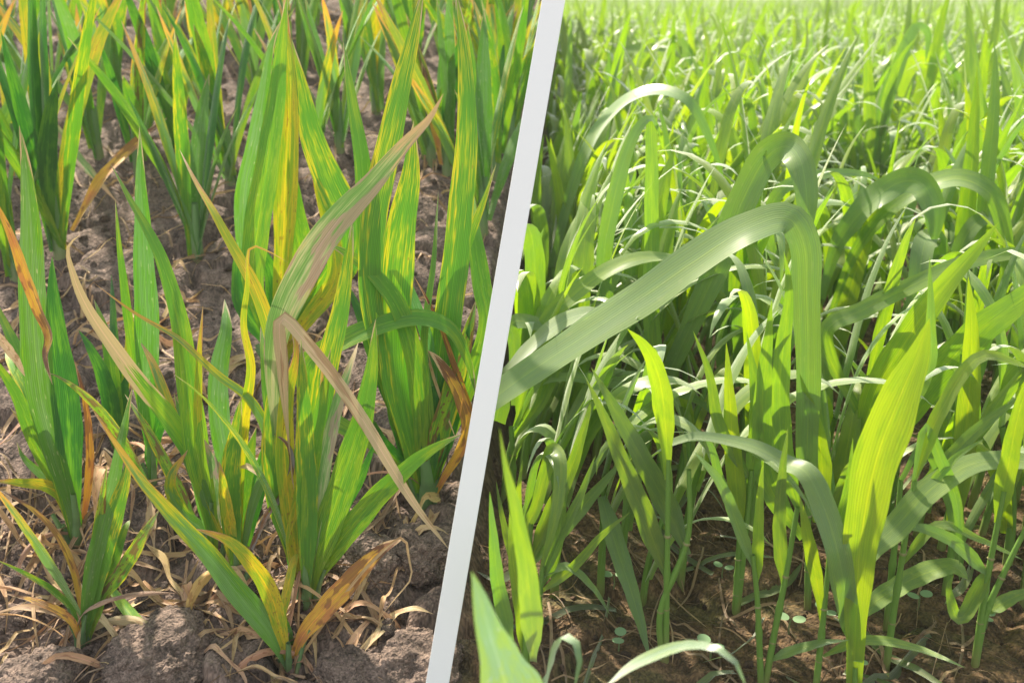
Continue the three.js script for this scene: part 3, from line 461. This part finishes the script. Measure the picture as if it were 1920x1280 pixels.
wheatPlant('wheat plant with a folded leaf arching highest in the middle of the stand', [1240, 900], [[1238, 820, 1236, 740]], [
  ['wheat2', 64, 0, [0.1, 0.2, 0.5, 0.5, -0.2, -0.2], [1236, 740, 1290, 622, 1348, 492, 1394, 372, 1438, 294, 1472, 274, 1498, 296, 1512, 360, 1512, 470], W({ b: 0.55, pk: 0.6, tp: 3.5, dd: [0, -0.02, -0.03, -0.04, -0.05, -0.07, -0.10, -0.12, -0.13], seg: 70, roll: 0 })],
  ['wheat', 36, 0.05, 0.1, [1238, 760, 1222, 600, 1222, 450, 1222, 330, 1222, 222], W({ cut: true, k: 1.1, roll: 0.1 })],
  ['wheat2', 36, 0.05, [0, 0.3, 0.4], [1236, 740, 1160, 620, 1132, 500, 1148, 390, 1174, 290, 1202, 232, 1222, 220, 1240, 260], W({ pk: 0.6 })],
]);
wheatPlant('wheat plant with one slender leaf bowed in a high white-shining hoop', [1040, 640], [[1038, 560, 1036, 500]], [
  ['wheat2', 30, 0, [0.2, 0.5, 0.8, 0.7, 0.2, 0], [1036, 500, 1060, 400, 1092, 300, 1132, 228, 1182, 184, 1240, 169, 1290, 188, 1322, 240, 1346, 300, 1362, 360], W({ b: 0.6, pk: 0.5, dd: [0, 0, 0, -0.01, -0.03, -0.06, -0.1, -0.12, -0.13], seg: 60, roll: 0 })],
  ['wheat', 30, 0.05, 0, [1038, 540, 1060, 420, 1068, 300, 1058, 200]], ['wheat', 26, 0.0, 0.1, [1036, 540, 1010, 440, 1006, 340, 1020, 250]],
]);
wheatPlant('wheat plant with two silvery leaves folded over at the top, beside the tallest', [1560, 760], [[1552, 680, 1545, 600]], [
  ['wheat2', 56, 0, [0.2, 0.4, 0.6, -0.2, -0.2], [1540, 560, 1575, 450, 1640, 372, 1692, 340, 1730, 346, 1750, 385, 1754, 460], W({ pk: 0.6, tp: 3.5, dd: [0, 0, -0.02, -0.04, -0.07, -0.09, -0.1], seg: 60, roll: 0 })],
  ['wheat', 40, 0, [0.1, 0.4, 0.7, 0.6, 0.2], [1548, 620, 1600, 480, 1660, 400, 1735, 350, 1800, 334, 1858, 362, 1886, 440, 1884, 505, 1862, 570], W({ pk: 0.6, dd: [0, 0, -0.02, -0.04, -0.06, -0.08, -0.1], seg: 60, roll: 0.1 })],
  ['wheat2', 28, 0, [0.3, 0.6, 0.6], [1548, 640, 1440, 440, 1460, 362, 1510, 334, 1570, 324, 1620, 326, 1662, 342], W({ pk: 0.6 })],
  ['wheaty', 44, 0, 0, [1556, 700, 1590, 560, 1620, 460, 1640, 380, 1650, 320], W({})],
]);
wheatPlant('wheat plant whose brightest yellow-green leaf glows in front at the far side', [1606, 1330], [[1604, 1250]], [
  ['wheaty', 96, 0, 0, [1602, 1300, 1606, 1160, 1616, 1010, 1645, 860, 1688, 745, 1722, 665, 1744, 596], W({ b: 0.34, pk: 0.74, tp: 1.5, roll: 0.1, k: 1.08 })],
  ['wheat', 55, 0, [0.2, 0.4, 0.6], [1604, 1240, 1612, 1060, 1680, 988, 1740, 922, 1800, 880, 1860, 862, 1935, 866], W({ b: 0.6, pk: 0.5, cut: true, dd: [0, 0.03, 0.05, 0.06, 0.07, 0.08] })],
]);
wheatPlant('wheat plant with a broad blade slanting up to the picture edge', [1640, 1010], [[1630, 920, 1618, 830]], [
  ['wheaty', 62, 0, 0.1, [1618, 840, 1640, 740, 1700, 640, 1760, 550, 1822, 478, 1874, 416], W({ b: 0.6, pk: 0.45, roll: 0.1, dd: [0, -0.02, -0.04, -0.05], k: 1.05 })],
  ['wheat', 70, 0, 0.15, [1640, 860, 1700, 780, 1770, 690, 1850, 610, 1940, 545], W({ b: 0.5, pk: 0.6, cut: true, dd: [0, -0.03, -0.06, -0.1] })],
  ['wheat', 38, 0, 0.4, [1622, 800, 1550, 620, 1620, 580, 1700, 540, 1780, 503, 1860, 480, 1935, 472], W({ b: 0.5, pk: 0.5, cut: true, dd: [0, 0.0, 0, 0, 0, 0, 0] })],
  ['wheat2', 26, 0, 0, [1650, 860, 1740, 700, 1746, 600, 1744, 480], W({ pk: 0.6, dd: [0, -0.12, -0.18, -0.2] })],
]);
wheatPlant('wheat plant with a grey arching leaf bent sharply and hanging to the soil', [1250, 1240], [[1250, 1120, 1252, 1000, 1254, 860], [1238, 1150, 1290, 1010, 1292, 880]], [
  ['wheat2', 54, 0, [0.6, 0.6, 0.6, 0.4, 0.4], [1258, 830, 1300, 818, 1360, 824, 1420, 840, 1470, 866, 1510, 884, 1545, 950, 1570, 1030, 1586, 1120, 1592, 1200], W({ b: 0.3, pk: 0.6, tp: 4, dd: [0, 0, 0, -0.01, -0.02, -0.04, -0.06, -0.08, -0.08, -0.07], seg: 70, roll: 0 })],
  ['wheaty', 46, 0, 0, [1252, 900, 1248, 800, 1236, 710, 1212, 652, 1176, 616], W({ pk: 0.5, k: 1.05 })],
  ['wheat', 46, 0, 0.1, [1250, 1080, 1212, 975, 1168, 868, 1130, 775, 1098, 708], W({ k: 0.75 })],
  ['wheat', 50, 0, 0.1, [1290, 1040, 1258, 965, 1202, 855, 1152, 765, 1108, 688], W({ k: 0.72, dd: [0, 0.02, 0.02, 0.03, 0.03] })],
  ['wheat2', 42, 0, 0.3, [1128, 930, 1160, 1035, 1192, 1135, 1220, 1240], W({ b: 0.5, dd: [0.1, 0.07, 0.03, 0], k: 0.9 })],
]);
wheatPlant('wheat plant against the stake with a broad blue-grey blade curving over', [960, 930], [[962, 860, 958, 800]], [
  ['wheat2', 56, 0, [0.2, 0.5, 0.7, 0.5], [930, 790, 948, 716, 1000, 646, 1060, 600, 1120, 588, 1158, 606], W({ b: 0.8, pk: 0.4, tp: 3, dd: [0, -0.04, -0.08, -0.1, -0.12], roll: 0 })],
  ['wheat', 36, 0, [0.3, 0.6, 0.7], [966, 800, 1020, 610, 1080, 548, 1140, 506, 1200, 483, 1292, 484], W({ pk: 0.5, tp: 3 })],
  ['wheat2', 32, 0, 0.5, [962, 760, 964, 640, 960, 604, 1020, 612, 1076, 646], W({ pk: 0.6 })],
  ['wheat', 30, 0, 0.1, [962, 820, 1010, 760, 1060, 640, 1120, 560]],
  ['wheat2', 26, 0, 0.4, [966, 800, 1010, 720, 1060, 706, 1130, 714, 1200, 722, 1270, 734, 1330, 766, 1362, 812], W({ pk: 0.5 })],
]);
wheatPlant('wheat plant in front of the stake with soft blurred hanging blades', [985, 1310], [[985, 1200, 984, 1100]], [
  ['wheat', 50, 0, 0.1, [1000, 1240, 996, 1150, 985, 1050, 966, 950, 946, 862, 936, 800], W({ dd: [-0.05, -0.15, -0.2, -0.22, -0.24, -0.24], pk: 0.4 })],
  ['wheat2', 34, 0, 0.2, [960, 1200, 935, 1100, 925, 1000, 918, 920], W({ dd: [0, -0.02, -0.04, -0.05] })],
  ['wheaty', 34, 0, 0.0, [990, 1250, 980, 1160, 962, 1050, 955, 960], W({})],
], {});
wheatPlant('wheat plant below the frame with pale blades close to the lens', [1010, 1420], [[1010, 1330]], [
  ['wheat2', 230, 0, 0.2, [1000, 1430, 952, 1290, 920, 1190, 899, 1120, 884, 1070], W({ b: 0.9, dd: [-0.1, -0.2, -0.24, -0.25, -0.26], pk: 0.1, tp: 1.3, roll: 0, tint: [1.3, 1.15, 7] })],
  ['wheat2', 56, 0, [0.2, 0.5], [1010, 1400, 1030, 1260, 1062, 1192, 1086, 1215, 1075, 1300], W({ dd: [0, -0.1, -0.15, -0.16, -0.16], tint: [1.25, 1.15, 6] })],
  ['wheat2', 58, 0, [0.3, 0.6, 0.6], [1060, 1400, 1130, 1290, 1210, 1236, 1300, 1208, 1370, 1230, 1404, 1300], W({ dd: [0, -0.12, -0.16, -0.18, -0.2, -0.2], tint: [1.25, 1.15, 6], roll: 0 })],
], {});
wheatPlant('short wheat plant with a leaf folded over like a hook near the stake', [990, 1130], [[992, 1040, 996, 980]], [
  ['wheat', 30, 0, 0.1, [975, 1010, 1005, 950, 1024, 880, 1036, 843, 1050, 862, 1046, 940, 1028, 1020, 1010, 1080], W({ b: 0.8, pk: 0.5, roll: 0, dd: [0, 0, 0, -0.01, -0.03, -0.05, -0.06, -0.06], seg: 60 })],
  ['wheat', 36, 0, 0.1, [996, 1050, 1030, 970, 1070, 880, 1096, 800, 1112, 740], W({})],
  ['wheat2', 30, 0, 0.1, [994, 1060, 1050, 1000, 1110, 930, 1170, 860]],
]);
wheatPlant('wheat plant low by the edge with an arched leaf over bare soil', [1665, 1180], [[1672, 1080, 1682, 990, 1690, 900]], [
  ['wheat', 44, 0, [0.3, 0.4, 0.6], [1610, 1150, 1668, 1110, 1730, 1076, 1790, 1062, 1816, 1086], W({ b: 0.8, dd: [-0.04, -0.03, -0.02, -0.02, -0.03], pk: 0.5, tp: 4 })],
  ['wheat', 30, 0, 0.1, [1684, 960, 1760, 880, 1840, 800, 1920, 740], W({ pk: 0.5 })],
  ['wheat2', 34, 0, 0.1, [1690, 900, 1730, 840, 1780, 920, 1800, 1020, 1800, 1090], W({ pk: 0.5 })],
]);
wheatPlant('wheat plant with crossed stems at the bottom corner', [1830, 1250], [[1846, 1120, 1866, 1010, 1884, 920], [1850, 1150, 1890, 1060, 1930, 980]], [
  ['wheaty', 40, 0, 0, [1870, 980, 1890, 880, 1915, 760, 1950, 660], W({})],
  ['wheat', 34, 0, 0.2, [1860, 1060, 1800, 1160, 1780, 1100, 1790, 1075], W({ roll: 0.2 })],
  ['wheat', 30, 0, 0.4, [1850, 1150, 1900, 1120, 1960, 1100], W({})],
  ['wheat2', 30, 0, 0.4, [1856, 1080, 1780, 1010, 1700, 985, 1640, 990], W({})],
]);
wheatPlant('slim wheat plant standing alone with a single tall upright blade', [1640, 470], [[1638, 400, 1634, 340]], [
  ['wheat', 26, 0.0, 0, [1634, 345, 1632, 240, 1628, 130, 1622, 28], W({ pk: 0.45, tp: 1.4, k: 1.1, roll: 0 })],
  ['wheat2', 32, 0, [0.2, 0.6, 0.2], [1634, 340, 1660, 200, 1690, 110, 1720, 48, 1740, 60, 1736, 120]],
  ['wheat', 30, 0.1, 0.2, [1636, 360, 1600, 280, 1540, 230, 1500, 240]],
]);
wheatPlant('wheat plant with a silver square-bent blade at mid height', [1770, 790], [[1765, 700, 1760, 600]], [
  ['wheat2', 46, 0, [0.2, 0.3, 0.7, 0.2], [1760, 600, 1764, 520, 1756, 450, 1738, 446, 1726, 500, 1716, 580, 1700, 660], W({ pk: 0.5, tp: 3.5, roll: 0, dd: [0, 0.0, -0.01, -0.04, -0.07, -0.09, -0.1], seg: 50 })],
  ['wheaty', 42, 0, 0, [1762, 620, 1756, 500, 1754, 420, 1748, 360], W({ cut: true, k: 1.1 })],
  ['wheat2', 34, 0, [0.2, 0.5, 0.5], [1764, 620, 1790, 500, 1820, 430, 1850, 408, 1874, 420, 1880, 470], W({ pk: 0.6 })],
]);

wheatPlant('wheat plant with two leaning stems and narrow bright blades before the grey hanging leaf', [1432, 1290], [[1452, 1190, 1472, 1090, 1496, 950], [1424, 1200, 1420, 1120, 1412, 1040]], [
  ['wheaty', 26, 0, 0, [1418, 1100, 1422, 1020, 1425, 940, 1432, 860], W({})], ['wheat', 30, 0, 0, [1470, 1100, 1462, 1000, 1466, 900, 1478, 800], W({ k: 0.8 })],
  ['wheat2', 28, 0, 0.4, [1412, 1060, 1390, 1000, 1350, 905, 1302, 846], W({ tp: 3 })], ['wheat2', 22, -0.06, 0.5, [1440, 1240, 1480, 1222, 1540, 1206, 1592, 1200], W({})],
]);
wheatPlant('wheat plant with a straight stem and a yellow-green blade twisted round it', [1530, 1300], [[1540, 1200, 1548, 1120, 1556, 1040]], [
  ['wheaty', 30, 0, 0, [1544, 1180, 1534, 1100, 1516, 1010, 1500, 930], W({ pk: 0.5 })], ['wheat', 24, 0, 0, [1550, 1100, 1570, 1000, 1592, 900, 1600, 820], W({})],
  ['wheat', 22, -0.06, 0.5, [1544, 1230, 1620, 1200, 1720, 1215, 1812, 1252], W({})],
]);
wheatPlant('thin wheat plant with a purple-tinged upright stem in the gap near the corner', [1662, 1260], [[1676, 1150, 1690, 1060, 1704, 970, 1716, 900]], [
  ['wheat', 24, 0, 0.1, [1700, 985, 1740, 920, 1790, 860, 1850, 820], W({})], ['wheat', 22, 0, 0.5, [1690, 1060, 1760, 985, 1840, 1012, 1920, 1050], W({})],
  ['wheat2', 24, 0, 0.1, [1712, 910, 1736, 800, 1764, 860, 1794, 940, 1800, 1060], W({ pk: 0.5 })], ['wheaty', 30, 0, 0.1, [1716, 900, 1760, 780, 1840, 668, 1935, 690], W({ tp: 4 })],
]);
wheatPlant('leafy wheat tuft of dark and sunlit blades at the foot of the stake', [1010, 1190], [[1012, 1120, 1018, 1060], [1000, 1130, 978, 1060]], [
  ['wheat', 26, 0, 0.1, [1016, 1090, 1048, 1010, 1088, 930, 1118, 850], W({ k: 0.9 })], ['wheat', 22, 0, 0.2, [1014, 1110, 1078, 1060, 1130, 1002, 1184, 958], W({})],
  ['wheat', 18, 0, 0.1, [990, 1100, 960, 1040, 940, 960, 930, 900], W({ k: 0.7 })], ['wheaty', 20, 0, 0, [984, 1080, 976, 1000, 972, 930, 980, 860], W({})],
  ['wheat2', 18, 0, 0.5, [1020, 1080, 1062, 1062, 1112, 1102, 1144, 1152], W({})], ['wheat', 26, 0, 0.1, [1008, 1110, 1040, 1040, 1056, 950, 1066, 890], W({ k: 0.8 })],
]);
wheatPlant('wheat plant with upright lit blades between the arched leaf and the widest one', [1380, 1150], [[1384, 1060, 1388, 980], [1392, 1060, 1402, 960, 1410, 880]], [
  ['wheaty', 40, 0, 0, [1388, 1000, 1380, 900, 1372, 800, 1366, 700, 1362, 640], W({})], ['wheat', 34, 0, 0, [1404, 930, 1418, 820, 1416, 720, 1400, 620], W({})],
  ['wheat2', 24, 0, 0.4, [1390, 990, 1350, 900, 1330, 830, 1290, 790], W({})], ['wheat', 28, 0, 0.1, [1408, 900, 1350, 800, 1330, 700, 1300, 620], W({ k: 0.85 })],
]);
wheatPlant('wheat plant with a level leaf and a drooping one high against the far field', [1290, 330], [[1288, 270, 1284, 220]], [
  ['wheat2', 24, 0, 0.2, [1286, 240, 1276, 150, 1272, 78, 1310, 130, 1342, 190, 1356, 250], W({ pk: 0.5 })], ['wheat', 22, 0, [0.2, 0.6, 0.6], [1284, 240, 1180, 140, 1150, 104, 1200, 90, 1255, 94, 1302, 128], W({ pk: 0.5 })],
  ['wheaty', 22, 0, 0, [1284, 230, 1300, 150, 1296, 80, 1284, 20], W({})],
]);
wheatPlant('wheat plant with a broad sunlit blade folded back on itself, far side of the stand', [1705, 420], [[1706, 350, 1708, 300]], [
  ['wheaty', 40, 0, 0, [1708, 310, 1716, 230, 1738, 160, 1746, 120, 1730, 108, 1700, 140, 1688, 200], W({ pk: 0.4, tp: 3 })], ['wheat', 26, 0, 0.3, [1706, 330, 1640, 240, 1560, 208, 1490, 196], W({})],
  ['wheat2', 22, 0, [0.1, 0.5], [1706, 320, 1760, 250, 1830, 220, 1890, 240], W({})], ['wheat2', 22, 0, 0.2, [1710, 310, 1820, 300, 1846, 240, 1822, 185, 1784, 120, 1766, 60], W({ pk: 0.4 })],
]);
wheatPlant('wheat plant with a short hooked blade beside the tall upright one', [1560, 430], [[1562, 360, 1560, 310]], [
  ['wheaty', 32, 0, [0, 0.4, 0], [1560, 320, 1548, 270, 1566, 226, 1588, 236, 1590, 330], W({ pk: 0.5, tp: 4 })], ['wheat2', 18, 0, 0.5, [1560, 330, 1500, 240, 1580, 196, 1680, 184, 1738, 206], W({ pk: 0.5 })],
  ['wheat', 24, 0, 0.3, [1560, 320, 1500, 230, 1480, 150, 1490, 80], W({})],
]);

// ------------------------------------------------------------------ the green plot: the rest of the stand
function wheatParts(rg, tall, lowPoly, oneSided) { // geometries of one wheat plant at the origin: [name, geometry, material]
  const out = [], r = (a, b) => a + (b - a) * rg(), h = r(0.17, 0.29) * tall, lean = oneSided ? r(0.0, 0.06) : r(-0.05, 0.05), lz = r(-0.05, 0.05), stem = [V3(0, -0.02, 0), V3(lean * 0.3, h * 0.5, lz * 0.3), V3(lean, h, lz)];
  out.push(['stem', tube(lowPoly ? stem : spline(stem, 8), t => 0.0062 * mix(1, 0.6, t), wheatStemCol, lowPoly ? 4 : 7), stemMat]);
  const n = 4 + Math.floor(r(0, 1.4)), a0 = r(0, 6.28);
  for (let i = 0; i < n; i++) {
    const t = clamp(0.25 + 0.75 * i / (n - 1)), top = i === n - 1, arch = top ? r(0, 1) < 0.35 : r(0, 1) < 0.75;
    const geo = grow({ base: V3(lean * t, h * t, lz * t), az: oneSided ? r(-1.3, 1.3) : a0 + i * 2.6 + r(-0.5, 0.5), len: r(0.24, 0.42) * (top ? 0.8 : 1) * tall, el: top ? r(1.25, 1.53) : r(1.1, 1.48), droop: arch ? r(1.5, 2.9) : r(0.15, 0.8), bp: r(1.7, 3.4), w: 0.009 + 0.021 * Math.pow(r(0, 1), 0.8), bend: r(-0.5, 0.5), roll: r(-0.35, 0.35), b: 0.65, pk: 0.35, fold: r(0.08, 0.25), wave: lowPoly ? 0 : 0.04, n: lowPoly ? 8 : 16, across: lowPoly ? [-1, 0, 1] : undefined, tint: tintOf(r(0.92, 1.1)) });
    out.push(['leaf', geo, M[['wheat', 'wheat', 'wheaty', 'wheat2'][Math.floor(r(0, 3.99))]]]);
  }
  return out;
}
const protos = []; for (let i = 0; i < 26; i++) { const p = wheatParts(mulberry(500 + i), 1.06, false); protos.push({ parts: p, pts: p.flatMap(([, g]) => geoPoints(g, V3(), 7)) }); }
const edgeProtos = []; for (let i = 0; i < 8; i++) { const p = wheatParts(mulberry(700 + i), 1.0, false, true); edgeProtos.push({ parts: p, pts: p.flatMap(([, g]) => geoPoints(g, V3(), 12)) }); }
const E = new THREE.Euler(), Q = new THREE.Quaternion();
function fits(pts, pos, rot, s, side) { Q.setFromEuler(E.set(0, rot, 0)); const v = V3(); let over = 0; for (const p of pts) { v.copy(p).multiplyScalar(s).applyQuaternion(Q).add(pos); const [x, y, d] = project(v); if (x < stripeX(y) + (d < 0.93 ? 26 : -12 * side)) return false; if (-pos.z < 2.4 && d < (heroes.get(Math.round(x / 16) + ',' + Math.round(y / 16)) ?? 0)) over++; } return over < pts.length * 0.035; }
const inFrame = p => { const [x, y] = project(p); return x > 800 && x < 2040 && y > -60 && y < 1420; };
{
  const spots = [];
  for (let k = 0; k < 6000 && spots.length < 250; k++) {
    const D = 0.86 + 1.75 * Math.pow(rnd(), 0.9), e = edgeX(D), x = e + 0.03 + R(0, 0.56 * D - e + 0.08), p = V3(x, 0, -D); p.y = terrain(x, -D) - 0.004;
    const dens = D < 1.5 ? 0.06 : 0.07; if (spots.some(s => Math.hypot(s.x - x, s.z + D) < dens * R(0.6, 1)) || !inFrame(p.clone().add(V3(0, 0.25, 0)))) continue;
    
    spots.push(p);
  }
  for (let D = 0.95; D < 2.6; D *= 1.045) { const x = edgeX(D) + R(0.015, 0.05); spots.push(V3(x, terrain(x, -D) - 0.004, -D)); }
  spots.forEach((p, i) => {
    for (let k = 0; k < 40; k++) {
      const nearEdge = k > 5 && p.x < edgeX(-p.z) + 0.25, pr = pick(nearEdge ? edgeProtos : protos), rot = nearEdge ? R(-0.6, 0.6) : R(0, 6.28), s = R(0.86, 1.1) * (-p.z < 1.1 ? 0.86 : 1);
      if (!fits(pr.pts, p, rot, s, 1)) continue;
      const near = -p.z < 1.15;
      const g = thing('wheat_plant', p, near ? 'small green wheat plant on the open soil in front of the stand' : 'green wheat plant in the thick stand behind the front row', 'wheat plant', near ? 'small wheat plants in front' : 'wheat plants of the thick stand');
      g.rotation.y = rot; g.scale.setScalar(s); pr.parts.forEach(([n, geo, mat]) => part(n, geo, mat, g)); break;
    }
  });
}
{ // the field beyond, too many plants to count
  const variants = []; for (let i = 0; i < 9; i++) { const p = wheatParts(mulberry(900 + i), 1.06, true); const by = new Map(); p.forEach(([, g, m]) => { if (!by.has(m)) by.set(m, []); by.get(m).push(g); }); variants.push({ by, pts: p.flatMap(([, g]) => geoPoints(g, V3(), 9)), place: [] }); }
  const q = new THREE.Quaternion();
  const add = (x, D, s0) => { const v = pick(variants), p = V3(x, terrain(x, -D, false) - 0.005, -D); for (let k = 0; k < 6; k++) { const rot = R(0, 6.28), s = s0 * R(0.85, 1.12); if (D < 40 && x < edgeX(D) + 0.6 && !fits(v.pts, p, rot, s, 1)) continue; v.place.push(new THREE.Matrix4().compose(p, q.setFromEuler(new THREE.Euler(R(-0.08, 0.08), rot, R(-0.08, 0.08))).clone(), V3(s, s, s))); break; } };
  const ring = (d0, d1, per, s) => { const area = 0.33 * (d1 * d1 - d0 * d0), n = Math.round(area * per); for (let i = 0; i < n; i++) { const D = Math.sqrt(mix(d0 * d0, d1 * d1, rnd())), e = edgeX(D); add(e + 0.02 + R(0, 0.66 * D), D, s); } };
  ring(2.5, 6, 95, 1.0); ring(6, 12, 85, 1.02); ring(12, 25, 50, 1.06); ring(25, 60, 16, 1.15); ring(60, 150, 3.2, 1.3); ring(150, 330, 0.5, 1.8);
  for (let i = 0; i < 260; i++) { const D = R(0.7, 2.6); add(0.6 * D + 0.1 + R(0, 0.6), D, 1); }
  const field = new THREE.Group(); field.name = 'wheat_field'; tag(field, 'green wheat field stretching away to the horizon', 'wheat field', null, 'stuff'); scene.add(field);
  variants.forEach(v => v.by.forEach((gs, m) => { const im = shadowed(new THREE.InstancedMesh(mergeGeometries(gs), m, v.place.length)); v.place.forEach((mt, i) => im.setMatrixAt(i, mt)); im.name = 'foliage'; im.userData.kind = 'stuff'; field.add(im); }));
}

// ------------------------------------------------------------------ small things on the soil of the green plot
{
  const g0 = new THREE.CircleGeometry(0.006, 14); { const a = g0.attributes.position; for (let i = 0; i < a.count; i++) a.setZ(i, 8 * (a.getX(i) ** 2 + a.getY(i) ** 2)); g0.rotateX(-Math.PI / 2); g0.translate(0.0075, 0, 0); g0.computeVertexNormals(); }
  const lm = new THREE.MeshPhysicalMaterial({ color: new THREE.Color().setRGB(0.20, 0.33, 0.16), roughness: 0.85, clearcoat: 0.3, clearcoatRoughness: 0.4, transmission: 0.25, thickness: 0, side: THREE.DoubleSide });
  const sg = tube([V3(0, -0.006, 0), V3(0.001, 0.008, 0), V3(0, 0.018, 0)], () => 0.0009, () => [0.2, 0.26, 0.1], 6);
  [[1150, 1105], [1160, 1222], [1355, 1085], [995, 800], [1545, 1170], [1720, 1145], [1610, 1260], [1480, 1190], [1850, 1180], [1330, 1240]].forEach(([x, y], i) => {
    const p = onSoil(x, y), g = thing('weed_seedling', p, 'tiny two-leaved weed seedling sprouting from the bare brown soil', 'seedling', 'weed seedlings in the wheat'); g.rotation.y = i * 1.3; g.scale.setScalar(R(0.85, 1.25));
    part('stem', sg, stemMat, g); for (const s of [0, 1]) { const l = part('leaf', g0, lm, g); l.position.y = 0.018; l.rotation.set(0, s * Math.PI, 0.15); }
  });
  // straw and fallen blades under the wheat
  const mk = (mat, n, wid, len, name, label) => { const geos = []; for (let i = 0; i < n; i++) { const D = 0.72 + 1.7 * Math.pow(rnd(), 1.4), e = edgeX(D), x = e + 0.06 + R(0, 0.58 * D); let qx = x, qz = -D, a = R(0, 6.28); const L = R(...len), pts = [], c = R(-0.6, 0.6); for (let k = 0; k <= 5; k++) { pts.push(V3(qx, terrain(qx, qz) + 0.003 + 0.008 * rnd(), qz)); a += c / 5; qx += Math.cos(a) * L / 5; qz += Math.sin(a) * L / 5; } if (!clearOfStake(pts, 1, 5)) continue; const w = R(...wid), k = R(0.3, 0.8); geos.push(blade(spline(pts, 10), t => w * profile(t, { b: 0.7, tp: 3 }), (t, p, T, N) => N.set(0.1, 1, 0.1), { roll: R(-1, 1), across: [-1, 0, 1], fold: 0.3, wave: 0.1, tint: [k, k * 0.93, k * 0.85] })); } const m = shadowed(new THREE.Mesh(mergeGeometries(geos), mat)); m.name = name; tag(m, label, 'litter', null, 'stuff'); scene.add(m); };
  mk(M.straw, 380, [0.001, 0.004], [0.03, 0.12], 'straw_litter', 'thin dry straw and rootlets littering the soil under the wheat');
  mk(M.wheat, 60, [0.006, 0.013], [0.10, 0.24], 'fallen_blades', 'limp green blades lying on the soil under the wheat');
}
{ // fine dry straw further up the sick plot
  const geos = []; for (let i = 0; i < 900; i++) { const D = 0.7 + 2.9 * Math.pow(rnd(), 0.9), e = edgeX(D), x = e - 0.06 - R(0, 0.66 * D); let qx = x, qz = -D, a = R(0, 6.28); const L = R(0.04, 0.16), pts = [], c = R(-0.8, 0.8); for (let k = 0; k <= 5; k++) { pts.push(V3(qx, terrain(qx, qz) + 0.002 + 0.02 * rnd() * rnd(), qz)); a += c / 5; qx += Math.cos(a) * L / 5; qz += Math.sin(a) * L / 5; } if (!clearOfStake(pts, -1, 5)) continue; const w = R(0.0012, 0.006), k = R(0.45, 0.95); geos.push(blade(spline(pts, 10), t => w * profile(t, { b: 0.7, tp: 3 }), (t, p, T, N) => N.set(0.1, 1, 0.1), { roll: R(-1, 1), across: [-1, 0, 1], fold: 0.4, wave: 0.1, tint: [k, k * R(0.85, 0.97), k * R(0.72, 0.95)] })); }
  const m = shadowed(new THREE.Mesh(mergeGeometries(geos), M.straw)); m.name = 'straw_litter'; used.straw_litter = 2; m.name = 'dry_straw_litter'; tag(m, 'fine dry straw strewn over the soil of the sick plot', 'litter', null, 'stuff'); scene.add(m);
}
scene.fog = new THREE.FogExp2(0xeef2ee, 0.008);
renderer.render(scene, camera);
